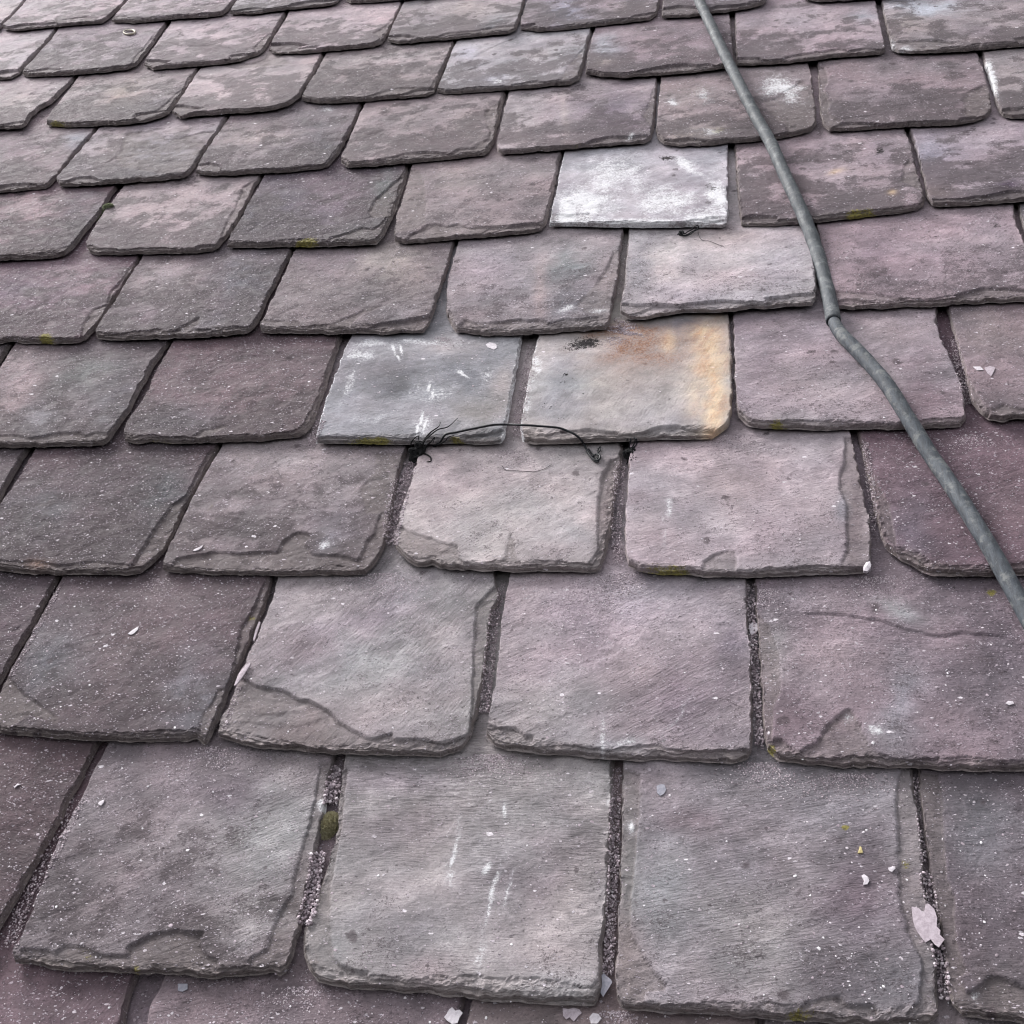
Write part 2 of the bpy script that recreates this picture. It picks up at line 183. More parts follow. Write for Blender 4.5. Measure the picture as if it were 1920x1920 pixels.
# patches of other stone colour or growth: key, x, y, rx, ry, turn, colour, amount   (picture pixels)
BLOB = [
 ('1b',500,1600,90,180,20,(152,153,153),.8), ('1b',330,1560,170,80,-30,(146,141,143),.5), ('1b',150,1640,60,150,25,(104,98,102),.6), ('1b',420,1480,70,40,0,(118,108,116),.6),
 ('1c',1010,1620,130,70,-25,(124,115,121),.6), ('1c',900,1560,140,90,-20,(155,154,155),.6), ('1c',770,1740,110,60,-10,(134,131,135),.6), ('1c',810,1820,60,35,0,(172,160,162),.6), ('1c',760,1550,80,40,-20,(136,130,134),.5), ('1c',1050,1850,70,40,0,(160,163,166),.5), ('1c',740,1460,120,25,0,(170,158,168),.4),
 ('1d',1420,1790,110,120,0,(160,158,157),.7), ('1d',1610,1680,80,130,15,(108,98,106),.75), ('1d',1560,1830,80,50,0,(104,97,104),.6), ('1d',1290,1540,70,30,0,(128,112,119),.5), ('1d',1240,1680,60,110,0,(150,155,157),.5), ('1d',1180,1600,22,160,0,(133,136,135),.6), ('1d',1180,1800,35,90,0,(126,116,116),.6),
 ('1e',1850,1560,80,110,0,(124,124,130),.6), ('1e',1890,1830,70,60,0,(98,92,95),.6),
 ('2b',370,1320,60,90,20,(112,116,124),.7), ('2b',90,1230,60,80,30,(106,108,114),.6), ('2b',240,1210,110,70,0,(112,98,102),.5), ('2b',300,1120,80,30,0,(118,108,112),.5),
 ('2c',700,1240,140,60,-30,(157,158,159),.7), ('2c',700,1150,150,40,-25,(152,143,152),.6), ('2c',840,1160,30,120,5,(162,160,161),.6), ('2c',560,1370,120,45,30,(126,116,119),.8), ('2c',520,1340,50,22,0,(138,138,140),.5), ('2c',560,1220,60,25,-25,(132,118,124),.5), ('2c',900,1260,25,130,8,(132,134,132),.6),
 ('2d',1160,1130,150,70,-15,(170,159,168),.75), ('2d',1060,1220,150,35,-20,(165,152,160),.6), ('2d',1010,1340,120,60,0,(158,156,156),.6), ('2d',1300,1320,110,90,20,(125,113,123),.65), ('2d',1370,1210,40,50,0,(124,117,128),.6), ('2d',1160,1400,60,18,0,(165,170,176),.6),
 ('2e',1560,1250,70,60,0,(160,147,152),.6), ('2e',1690,1330,40,90,10,(140,144,152),.6), ('2e',1860,1250,110,180,0,(108,100,108),.65), ('2e',1480,1320,40,60,0,(112,98,106),.6), ('2e',1590,1270,60,50,0,(118,104,112),.5), ('2e',1690,1145,50,20,20,(160,164,166),.6), ('2e',1500,1120,90,20,0,(160,152,158),.5), ('2e',1660,1390,60,40,0,(128,126,130),.6), ('2e',1450,1220,40,60,0,(148,148,148),.5),
 ('3b',60,960,70,60,0,(98,100,105),.5), ('3b',300,930,40,80,25,(88,90,95),.7),
 ('3c',434,945,26,22,0,(170,160,163),.9), ('3c',560,940,110,70,0,(146,136,139),.5), ('3c',420,910,40,40,0,(105,94,98),.6), ('3c',640,985,60,45,0,(118,113,122),.6), ('3c',560,860,100,15,0,(155,148,150),.5), ('3c',610,1020,20,14,-30,(190,186,196),.7), ('3c',715,930,25,60,10,(126,120,122),.6), ('3c',450,1000,110,35,-10,(118,108,112),.5),
 ('3d',1010,960,110,60,0,(174,172,172),.6), ('3d',1070,1000,50,30,0,(146,150,152),.6), ('3d',1140,960,16,110,4,(122,112,115),.8), ('3d',820,900,60,60,0,(164,150,155),.5), ('3d',800,1030,70,20,20,(136,130,130),.7),
 ('3e',1250,1000,50,30,0,(150,138,142),.5), ('3e',1340,990,60,60,0,(168,164,168),.6), ('3e',1605,960,20,110,3,(132,118,126),.8), ('3e',1205,940,30,30,0,(140,124,130),.5), ('3e',1370,900,60,50,10,(160,152,150),.5), ('3e',1580,960,15,30,0,(138,140,148),.7),
 ('3f',1700,1000,50,50,0,(112,104,116),.6), ('3f',1890,930,60,100,0,(108,92,98),.5),
 ('4b',25,720,40,90,25,(150,136,139),.85), ('4b',160,700,60,30,-20,(134,138,136),.6), ('4b',80,800,40,30,0,(150,152,158),.6), ('4b',210,760,60,60,0,(104,104,110),.6), ('4c',450,720,100,60,0,(118,98,104),.5), ('4c',330,790,80,30,0,(106,106,114),.6),
 ('4d',720,640,80,22,0,(160,161,167),.7), ('4d',740,715,75,45,10,(98,99,104),.85), ('4d',900,765,70,45,0,(122,122,120),.8), ('4d',880,715,60,30,20,(110,113,120),.7), ('4d',780,760,60,22,-20,(160,162,168),.6), ('4d',850,650,60,22,0,(165,160,160),.6), ('4d',930,665,40,20,0,(122,127,133),.6), ('4d',640,790,40,45,0,(160,162,170),.5), ('4d',945,720,22,45,0,(158,150,148),.6),
 ('4e',1050,720,60,90,0,(158,160,165),.7), ('4e',1180,700,60,90,0,(160,152,146),.6), ('4e',1240,790,90,40,0,(164,162,168),.6), ('4e',1300,610,80,18,0,(118,118,126),.9), ('4e',1200,760,60,40,0,(170,164,162),.5),
 ('4f',1520,720,160,35,12,(168,156,160),.7), ('4f',1430,690,35,45,0,(140,128,138),.5), ('4f',1730,730,60,80,0,(124,108,116),.7), ('4f',1660,620,70,30,0,(156,142,145),.5), ('4f',1650,700,35,30,0,(162,150,152),.6), ('4f',1470,790,90,15,0,(160,154,158),.5),
 ('4g',1870,620,60,40,0,(158,146,144),.5), ('4g',1880,760,60,25,0,(112,104,108),.5),
 ('5a',140,530,60,60,0,(146,128,136),.6), ('5a',30,540,60,40,0,(112,98,112),.5), ('5b',310,530,50,40,-20,(154,144,147),.85), ('5b',470,520,70,60,0,(100,102,110),.7), ('5b',400,610,80,25,0,(108,108,114),.5), ('5b',290,590,50,25,0,(122,108,118),.5),
 ('5c',740,500,60,40,20,(152,146,142),.8), ('5c',740,590,60,18,0,(148,144,148),.7), ('5c',590,490,80,30,0,(118,110,118),.5),
 ('5d',1070,500,40,30,0,(130,136,138),.8), ('5d',1060,570,60,35,-30,(112,112,120),.8), ('5d',1012,540,12,60,3,(172,156,156),.8), ('5d',920,500,60,60,0,(156,148,158),.5), ('5d',870,590,50,15,0,(128,112,118),.6), ('5d',1140,500,20,50,0,(160,148,152),.7),
 ('5e',1270,480,90,40,-25,(186,180,180),.8), ('5e',1200,510,26,60,0,(140,141,146),.7), ('5e',1460,520,50,50,0,(172,166,174),.6), ('5e',1330,560,120,20,0,(158,154,164),.5), ('5e',1370,440,60,20,0,(178,166,162),.6),
 ('5f',1640,470,70,40,0,(128,112,122),.6), ('5f',1780,480,60,30,0,(162,148,156),.5), ('5f',1860,440,40,30,0,(164,154,162),.6),
 ('6a',50,400,60,30,0,(152,138,142),.7), ('6a',160,420,50,60,25,(86,84,92),.85), ('6a',100,450,60,25,0,(108,94,104),.5), ('6b',290,380,70,40,0,(168,156,158),.8), ('6b',300,450,110,18,0,(130,114,120),.6), ('6b',250,440,30,20,0,(118,104,110),.4),
 ('6c',530,380,50,50,0,(100,98,108),.6), ('6c',640,400,50,40,0,(128,114,126),.6), ('6c',720,370,25,60,15,(98,104,104),.85), ('6c',670,440,50,22,0,(98,104,108),.85), ('6c',470,410,30,40,15,(88,88,96),.6),
 ('6d',850,340,50,20,0,(150,140,138),.6), ('6d',960,400,60,30,0,(150,138,142),.5), ('6f',1540,330,60,40,0,(164,152,158),.6), ('6f',1660,285,40,30,0,(140,130,142),.4),
 ('6g',1880,355,38,16,-15,(84,72,86),.95), ('6g',1755,360,35,14,0,(160,146,142),.7), ('6g',1740,290,50,30,0,(150,148,164),.6),
 ('7b',300,290,50,40,0,(148,150,164),.7), ('7b',215,285,30,50,20,(160,146,148),.7), ('7b',250,330,80,14,0,(128,130,134),.6), ('7b',330,245,50,12,-8,(160,148,152),.7), ('7c',470,260,60,30,0,(162,150,150),.8), ('7c',600,280,40,40,0,(88,88,96),.8), ('7c',520,290,80,25,0,(120,106,114),.5), ('7a',150,262,25,14,0,(150,154,166),.7), ('7a',60,280,60,22,0,(128,110,118),.5),
 ('7d',820,245,50,30,0,(126,112,116),.5), ('7d',880,240,30,25,0,(158,148,146),.6), ('7e',1150,220,84,60,0,(122,111,122),.95), ('7e',985,215,35,35,0,(170,162,164),.6), ('7e',1058,230,8,50,-3,(172,160,160),.8), ('7e',1030,220,20,40,0,(150,136,142),.5),
 ('7f',1290,180,70,30,0,(148,138,136),.5), ('7f',1330,250,60,12,-5,(160,152,140),.6), ('7f',1430,240,70,16,0,(108,100,104),.6), ('7g',1700,180,100,40,0,(140,130,138),.4),
 ('8b',230,175,40,20,-20,(156,144,136),.7), ('8b',300,205,30,25,20,(110,108,120),.6), ('8a',30,200,40,20,0,(164,154,152),.6), ('8d',760,110,80,14,0,(166,158,160),.8), ('8d',690,155,60,22,0,(118,106,108),.6), ('8c',440,160,80,20,0,(172,160,164),.6),
 ('8e',920,150,30,12,0,(178,180,192),.8), ('8e',870,100,22,14,0,(166,168,180),.7), ('8e',1075,130,14,24,10,(128,120,132),.7), ('8e',1000,100,40,10,0,(172,164,164),.6), ('8f',1135,90,26,22,0,(170,172,180),.9), ('8f',1130,120,30,10,0,(160,150,142),.6), ('8f',1260,80,60,30,0,(130,116,124),.5),
 ('8g',1500,40,40,25,0,(166,156,164),.6), ('8g',1620,30,25,12,0,(160,164,172),.7), ('8h',1730,13,60,18,0,(176,182,192),.95), ('8h',1830,60,50,12,0,(118,106,114),.6), ('8h',1700,45,40,15,0,(162,154,150),.6),
 ('9b',190,70,70,25,0,(132,120,130),.5), ('9e',880,20,50,22,0,(168,158,156),.7), ('9e',920,50,30,10,-20,(128,134,140),.7), ('9f',1060,20,40,30,0,(132,134,150),.7), ('9f',1170,20,40,20,0,(152,138,140),.5),
]
# growth and stains: kind, key, x, y, rx, ry, turn, amount   kinds: w white crust, y yellow lichen, r rust, o pale orange, k black growth, g green
GROW = [
 ('w','6e',1100,380,60,45,0,1.), ('w','6e',1150,330,70,50,0,.75), ('w','6e',1240,380,70,40,0,.8), ('w','6e',1345,370,26,45,0,1.), ('w','6e',1290,310,45,10,30,.95), ('w','6e',1190,420,170,10,0,.9), ('w','6e',1330,410,60,22,0,.8),('w','6e',1062,400,24,28,0,1.1),
 ('w','7f',1460,165,45,28,10,.9), ('w','7f',1320,180,26,22,0,.6), ('w','7f',1262,192,14,7,0,.9), ('w','7f',1330,248,35,8,0,.7), ('w','7h',1862,150,10,40,-15,1.1), ('w','7h',1850,125,12,12,0,.9), ('w','8h',1670,85,12,14,0,.9),('w','8h',1700,90,18,7,0,.8),
 ('w','4d',680,665,39,16,0,0.72), ('w','4d',745,650,26,36,-70,0.4), ('w','4d',910,705,18,21,0,0.58), ('w','4d',800,730,52,33,-30,0.43), ('w','4d',788,805,20,33,8,0.68), ('w','4d',730,785,91,16,0,0.36), ('w','4d',922,650,13,7,0,0.72), ('w','4d',660,700,18,96,22,0.32), ('w','4d',850,640,52,19,10,0.36),
 ('w','4e',1005,690,13,50,14,.75), ('w','4e',990,760,12,40,8,.6), ('w','5d',1060,582,22,8,-20,.9), ('w','5d',1120,585,26,6,0,.6), ('w','7e',1185,255,18,4,-30,.8), ('w','8e',930,152,24,7,0,.7), ('w','7c',612,205,14,7,0,.7), ('w','8b',172,136,10,4,0,.9),
('w','4d',738,655,3,16,-14,1.3), ('w','4d',752,660,3,18,-10,1.3), ('w','4d',745,672,3,12,-30,1.2), ('w','4d',805,728,3,14,10,1.3), ('w','4d',812,742,3,10,0,1.2), ('w','4d',790,790,3,22,6,1.5), ('w','4d',797,800,3,20,10,1.4), ('w','4d',782,808,3,14,8,1.4), ('w','4d',870,700,3,20,-55,1.), ('w','4d',760,640,3,14,-70,1.),
 ('w','4d',700,645,50,10,0,.8), ('w','4d',800,642,70,8,0,.75), ('w','4d',655,720,12,60,22,.6), ('w','4d',820,745,40,24,-35,.5),
 ('k','4d',735,715,50,26,0,.28), ('k','4d',890,700,40,20,0,.25),
 ('w','2d',1130,1385,7,40,0,.7), ('w','2d',1180,1392,40,10,0,.6), ('w','2d',1270,1340,5,60,30,.6), ('w','1c',850,1600,5,60,12,.9), ('w','1c',845,1640,12,30,0,.7), ('w','1c',913,1632,10,15,35,1.), ('w','1c',945,1520,5,22,0,.9), ('w','1c',925,1680,5,80,14,.95), ('w','1c',955,1660,4,60,12,.7), ('w','1c',905,1800,14,40,10,.6), ('w','1c',1140,1500,4,30,0,.6),
 ('w','1b',608,1515,20,16,0,.9), ('w','3c',606,1022,18,14,-20,.7), ('w','1e',1830,1870,12,16,0,.7), ('w','2e',1645,1370,24,12,10,.8), ('w','2e',1590,1340,12,14,0,.6), ('w','1d',1183,1550,9,16,0,.8), ('w','3e',1255,955,8,22,0,.7), ('w','3e',1245,1000,6,60,0,.4),
 ('y','5a',85,636,17,11,0,1.2), ('y','4c',300,829,28,7,0,1.2), ('y','6c',572,456,28,7,-10,1.2), ('y','6f',1608,402,34,10,-8,1.1), ('y','4f',1456,800,20,9,0,1.), ('y','3e',1255,1072,50,14,0,.9), ('y','3e',1215,1078,20,8,0,.8), ('y','4d',690,826,50,7,0,1.), ('y','4d',865,826,22,5,20,.9),
 ('y','2e',1861,1111,11,7,0,1.3), ('y','1d',1500,1905,40,16,0,.8), ('y','1d',1583,1554,9,6,0,1.2), ('y','1d',1700,1620,12,14,0,.8), ('y','7e',1085,278,40,7,0,.6), ('y','7b',110,232,14,8,0,.6), ('y','8b',110,232,22,6,0,.9), ('y','7f',1345,245,30,9,-10,.6), ('y','1b',160,1790,14,18,0,.6), ('y','1b',255,1818,14,10,0,.8), ('y','2e',1443,1405,16,14,0,.8), ('y','3c',395,948,18,12,0,.5),('y','2b',470,1160,12,10,0,.7),
 ('r','4e',1200,650,70,26,-8,1.4), ('r','4e',1170,622,90,15,0,1.4), ('r','4e',1220,660,100,32,0,.8), ('r','4e',1300,640,60,26,0,.6), ('r','4e',1250,640,30,20,0,.7), ('r','4e',1330,690,20,16,0,.6), ('r','4e',1357,760,12,20,0,.5), ('r','5d',1150,600,8,14,0,.6),('r','3b',70,1060,22,9,0,.6),
 ('o','4e',1332,690,30,95,0,.95), ('o','4e',1340,770,26,80,0,.9), ('o','4e',1315,625,30,16,0,1.), ('o','4e',1318,640,14,30,0,.8), ('o','4e',1255,640,14,18,0,.8), ('o','4e',1300,740,22,60,0,.4), ('o','6f',1570,322,16,5,-15,.6), ('o','6f',1672,362,9,5,0,.45), ('o','4e',1340,810,30,12,0,.8),
 ('k','4e',1095,645,34,15,-10,.95), ('k','6e',1335,352,26,10,10,.6), ('k','6e',1250,295,20,8,0,.7), ('k','3c',500,850,30,8,0,.2), ('k','6f',1650,284,16,8,0,.8), ('k','5f',1870,420,16,9,0,.6),
]
# lifted-off layers: key, depth mm, outline of the lower-lying area (picture pixels; may run past the slate's edge)
SCAR = [
 ('1c',3.2,'650,1440 640,1560 628,1625 618,1670 619,1740 627,1795 640,1812 690,1826 700,1900 560,1900 560,1500'), ('1c',3,'1090,1888 1098,1862 1118,1840 1140,1825 1180,1900'),
 ('1b',3.5,'240,1778 262,1765 290,1752 330,1746 382,1750 372,1770 388,1792 410,1802 400,1860 250,1860'), ('1b',2.5,'40,1782 60,1778 105,1784 120,1772 160,1775 180,1790 245,1795 250,1860 20,1860'), ('1b',2.5,'600,1430 590,1500 560,1620 545,1680 520,1720 508,1760 500,1780 470,1800 470,1850 640,1850 660,1430'),
 ('1d',3,'1200,1450 1201,1500 1192,1600 1184,1700 1183,1750 1200,1785 1225,1820 1250,1850 1245,1862 1212,1860 1195,1930 1120,1930 1120,1430'), ('1d',2.5,'1680,1495 1684,1570 1686,1690 1703,1750 1728,1800 1724,1880 1700,1900 1700,1960 1850,1960 1850,1400 1690,1440'), ('1d',2.5,'1500,1890 1540,1875 1575,1872 1590,1890 1640,1884 1660,1960 1480,1960'),
 ('1e',3,'1768,1500 1770,1560 1775,1640 1790,1680 1793,1740 1800,1790 1816,1822 1800,1830 1812,1860 1825,1858 1850,1834 1880,1833 1930,1855 2000,1880 2000,1960 1680,1960 1680,1440 1760,1450'),
 ('2b',3,'426,1292 408,1296 402,1315 378,1345 374,1370 374,1392 380,1430 460,1430 540,1080 500,1080 470,1150 450,1180 440,1240'), ('2b',2.2,'14,1268 60,1312 112,1348 108,1358 60,1342 58,1338 20,1365 -40,1380 -40,1280'),
 ('2c',4,'440,1262 480,1285 532,1295 560,1312 584,1315 618,1335 640,1358 662,1370 691,1385 703,1386 735,1376 738,1385 760,1388 775,1386 800,1388 825,1395 855,1388 885,1375 910,1440 380,1440 380,1330'), ('2c',2,'480,1392 510,1384 530,1368 545,1364 540,1385 580,1400 600,1440 420,1440 420,1390'), ('2c',3,'930,1096 897,1130 892,1140 888,1200 885,1300 882,1345 884,1375 920,1370 960,1100'),
 ('2d',3.5,'905,1364 960,1365 972,1370 985,1380 1000,1380 1000,1395 985,1405 990,1440 900,1440'),
 ('2e',3.2,'1460,1385 1470,1390 1496,1417 1510,1405 1532,1394 1545,1372 1566,1350 1591,1328 1602,1338 1613,1362 1628,1398 1644,1413 1670,1422 1700,1424 1760,1422 1770,1480 1420,1480 1428,1400'), ('2e',2.2,'1413,1140 1440,1170 1460,1220 1464,1300 1450,1330 1446,1400 1410,1400'),
 ('3b',3.5,'376,872 350,928 322,948 285,1000 258,1040 246,1064 240,1090 300,1090 420,900 430,840 395,842'), ('3b',2,'0,1052 40,1055 60,1050 110,1060 180,1052 240,1060 250,1100 -60,1100 -60,1050'),
 ('3c',2.5,'330,1050 362,1042 404,1034 456,1036 500,1033 519,1035 530,1015 548,1001 566,998 582,1002 572,1020 585,1038 615,1040 650,1042 672,1052 690,1110 280,1110'), ('3c',3,'705,985 702,1000 688,1015 674,1045 668,1065 680,1090 740,1040 740,960 715,960'), ('3c',1.5,'705,850 703,885 690,900 674,918 683,940 686,962 760,965 800,850'),
 ('3d',3.5,'1170,850 1145,862 1128,890 1121,940 1120,1000 1121,1030 1110,1052 1100,1060 1102,1095 1150,1095 1200,860'), ('3d',2.5,'756,988 765,996 800,1008 826,1019 845,1022 858,1024 859,1048 872,1056 872,1100 720,1100 720,1000'), ('3d',2,'958,1003 955,1010 950,1035 944,1055 980,1060 968,1050 964,1015'),
 ('3e',3,'1584,820 1583,870 1575,890 1573,915 1587,950 1587,1000 1587,1030 1576,1056 1580,1100 1660,1100 1660,815'), ('3e',1.5,'1320,1056 1340,1042 1356,1037 1376,1034 1384,1058 1370,1100 1310,1100'),
 ('3f',2.5,'1610,840 1640,900 1668,945 1680,1020 1678,1024 1655,1000 1630,960 1600,860'),
 ('4b',2.5,'180,812 160,818 150,812 110,812 60,822 20,816 -40,822 -60,860 230,860 230,820'), ('4c',2,'360,820 380,808 415,798 430,800 370,826'), ('4f',1.5,'1700,800 1740,790 1790,795 1820,800 1820,830 1690,830'),
 ('4g',2.5,'1795,680 1808,690 1822,720 1835,745 1845,765 1860,770 1880,760 1900,765 1930,770 1960,830 1790,830'),
 ('5a',2.5,'243,500 228,525 207,545 200,570 175,580 160,600 152,622 150,660 200,660 280,500 262,480'), ('5b',2,'330,620 360,605 376,595 372,612 350,622 420,622 480,625 480,650 320,650'), ('5c',3,'688,628 700,612 720,610 735,615 762,610 775,605 790,612 806,600 820,570 828,530 850,520 840,660 680,660'), ('5c',2,'620,612 650,598 672,590 690,578 720,576 680,592 660,610 640,640 600,640'),
 ('5d',3,'870,600 900,608 940,604 975,600 990,602 1010,600 1030,608 1060,600 1090,600 1110,596 1140,590 1150,640 840,650'), ('5d',2,'1080,575 1100,555 1120,530 1140,500 1150,470 1180,470 1170,560 1150,600 1100,590'),
 ('6a',2,'150,470 135,462 110,468 60,470 0,480 -20,520 160,500'), ('6b',2,'412,470 415,440 428,410 440,390 455,350 480,335 500,345 430,470'), ('6c',3,'768,318 740,340 705,372 690,400 700,412 725,408 712,425 700,432 680,430 650,440 620,448 610,468 600,490 730,490 790,320'), ('6d',3,'770,440 790,432 800,422 820,420 840,425 860,420 880,428 940,424 1000,425 1015,415 1050,430 1000,470 740,475'), ('6d',1.5,'786,318 796,345 798,380 798,420 780,430 730,440 760,320'), ('6f',1.5,'1690,340 1710,350 1722,358 1745,370 1745,340 1705,300 1695,310'),
 ('7b',1.6,'240,248 232,262 228,285 215,300 200,308 220,300 225,315 320,330 370,320 425,245 380,248 345,258 315,266 305,255 290,245'), ('7c',2.5,'672,222 650,248 636,272 620,295 605,312 640,320 700,220'), ('7d',2,'920,200 908,212 910,230 918,245 915,262 900,268 880,285 930,300 965,190'), ('7e',1.5,'1225,165 1215,200 1205,220 1218,235 1225,260 1260,260 1250,160'), ('7f',2,'1430,190 1450,185 1470,170 1490,160 1500,150 1530,170 1540,250 1480,250 1470,232 1455,225 1440,205'), ('7g',3,'1545,125 1553,140 1552,155 1545,165 1550,180 1558,190 1552,205 1562,220 1575,225 1570,260 1520,260 1520,120'), ('7g',1.5,'1842,160 1828,168 1815,172 1808,185 1806,215 1830,230 1880,220 1870,160'),
 ('8c',1.8,'500,96 500,105 490,112 470,118 445,116 430,120 400,112 380,114 360,110 345,112 360,118 420,124 445,130 550,120'), ('8d',2,'853,88 838,112 830,135 815,150 806,170 800,172 815,190 860,120 860,85'), ('8e',1.2,'1112,62 1095,90 1085,100 1075,115 1062,128 1052,150 1100,165 1130,60'), ('8b',2,'368,150 350,165 330,175 318,190 300,205 290,212 330,226 390,150'), ('8h',2,'1650,30 1662,45 1670,62 1682,72 1680,85 1668,100 1640,90'),
 ('9b',2,'316,52 290,62 270,90 255,105 248,120 270,130 320,60'), ('9c',2,'500,65 490,75 475,90 480,102 520,100 540,60'), ('9d',1.5,'754,10 735,35 720,50 700,62 720,80 770,10'),
]
# cracks / edges of thin layers: key, depth mm, fade mm, points
STEP = [
 ('2e',2.2,28,'1500,1151 1530,1148 1560,1148 1610,1155 1650,1162 1690,1175 1730,1186 1760,1191 1800,1184 1840,1186 1870,1190 1900,1192'), ('2e',1.5,16,'1815,1352 1830,1380 1850,1425'),
 ('1b',1.2,12,'215,1442 230,1435 248,1430 262,1418'), ('1c',.7,10,'680,1655 694,1664 700,1677 718,1680'), ('1d',1.,14,'1380,1690 1400,1710 1420,1735 1440,1742'), ('1c',.8,12,'975,1790 995,1772 1018,1785 1025,1812 1040,1815'),
 ('1c',.9,8,'560,1608 580,1595 602,1578'), ('3f',1.4,16,'1630,865 1645,878 1668,893 1690,920'), ('3e',1.,14,'1542,902 1552,890 1563,878 1570,876'), ('3e',.7,10,'1480,1000 1495,1003 1510,1004'), ('3e',.8,10,'1250,905 1270,885 1290,868 1310,855'),
 ('4c',.9,14,'485,648 510,658 535,668 552,676 570,700 585,720'), ('4c',.9,12,'488,815 500,822 520,827'), ('5c',.8,14,'545,510 556,522 560,545 556,560'), ('5e',.9,12,'1448,528 1460,526 1475,524 1492,532'), ('5f',1.4,30,'1700,450 1750,465 1800,485 1860,505 1920,520'), ('5f',.9,10,'1545,440 1560,450 1573,475'),
 ('6d',1.,16,'815,303 825,320 838,340 845,355'), ('6c',1.2,14,'640,425 660,415 690,410 715,405'), ('6g',1.2,16,'1790,322 1800,312 1815,306 1835,310 1850,320 1880,325 1915,328'), ('6g',1.,10,'1748,360 1770,356 1800,357'), ('6g',.9,8,'1812,280 1835,272 1850,260'),
 ('7b',1.,8,'188,312 200,303 212,292'), ('7f',1.3,16,'1246,160 1250,175'), ('7f',1.,14,'1235,195 1250,205 1252,220'), ('7g',1.,10,'1560,226 1600,220 1650,216'), ('8e',1.,18,'850,122 880,118 890,105 920,90 960,72 985,66'), ('8e',1.,14,'850,138 880,130 930,112'), ('8e',.8,10,'932,130 970,135 1000,130 1010,137 1060,132'), ('8h',1.,12,'1665,60 1680,68 1684,80'),
 ('9c',1.,18,'310,78 340,86 400,86 430,90 445,97 490,95'), ('7e',.8,12,'965,205 973,230 978,245'), ('7e',1.,10,'1190,198 1215,185'), ('7e',1.,10,'1192,215 1212,200'), ('6a',1.2,12,'60,478 110,470 130,455'), ('3a',1.,12,'0,900 20,880 50,855'),
 ('2a',1.2,14,'0,1200 20,1185 50,1165 75,1140'), ('8a',1.,10,'45,200 60,190 80,175'), ('8f',1.,9,'1145,62 1153,75 1155,90'), ('5d',.8,10,'1060,480 1085,475'),
]
EDGE = {'4d': (13, 1.2, 3), '4e': (13, 2.5, 3.5), '6e': (5, 1.5, 1.5), '8e': (6, 3, 6), '5e': (6, 4, 4), '8g': (6, 5, 4), '5f': (9, 6, 5), '3d': (9, 4, 14), '1c': (9, 8, 4), '8b': (9, 3, 10), '6c': (9, 4, 14), '4c':(6,4,8), '9e':(7,3,5), '7d':(9,3,9), '6f':(9,6,6), '3f':(12,9,6)}
LIFT = {'5e': 5.0, '6e': 3.0, '3e': 3.0, '5d': 2.0, '2d': 1.5, '8g': 2.5, '7g': 2.0}
# ---------------------------------------------------------------- shared numbers of the roof
TK = 0.0135                              # rise from one course to the next
VC = lambda c: (0.190 + 0.2615 * c) * SZ  # where the tail of course c lies
GA = 0.2615 * SZ
SLOPE = TK / GA
def zb(c): return SLOPE * VC(c)          # underside of course c:  z = zb(c) - SLOPE*y
RNG = random.Random(7)
PX = {}
for k in BLOB: PX.setdefault(k[0], []).append(k)
GR = {}
for k in GROW: GR.setdefault(k[1], []).append(k)
SCR = {}
for k in SCAR: SCR.setdefault(k[0], []).append(k)
STP = {}
for k in STEP: STP.setdefault(k[0], []).append(k)

def tag(o, label=None, cat=None, group=None, kind=None):
    if label: o['label'] = label
    if cat: o['category'] = cat
    if group: o['group'] = group
    if kind: o['kind'] = kind
    return o
def link(o, parent=None, local=None):
    COL.objects.link(o)
    if parent is not None:
        o.parent = parent
        if local is not None: o.matrix_local = local
    else:
        o.matrix_world = ROOF @ local if local is not None else ROOF
    return o
def mesh_np(name, V, F, mat, smooth=True, attrs=None):
    me = bpy.data.meshes.new(name)
    V = np.ascontiguousarray(V, np.float32); F = np.ascontiguousarray(F, np.int32)
    me.vertices.add(len(V)); me.vertices.foreach_set('co', V.ravel())
    n, k = F.shape
    me.loops.add(n * k); me.loops.foreach_set('vertex_index', F.ravel())
    me.polygons.add(n); me.polygons.foreach_set('loop_start', np.arange(n, dtype=np.int32) * k)
    try: me.polygons.foreach_set('loop_total', np.full(n, k, np.int32))
    except Exception: pass
    me.polygons.foreach_set('use_smooth', np.full(n, smooth) if np.isscalar(smooth) else smooth)
    for an, arr in (attrs or {}).items():
        a = me.attributes.new(an, 'FLOAT_COLOR', 'POINT')
        c = np.ones((len(V), 4), np.float32); c[:, :arr.shape[1]] = arr
        a.data.foreach_set('color', c.ravel())
    me.update(calc_edges=True); me.materials.append(mat)
    return me

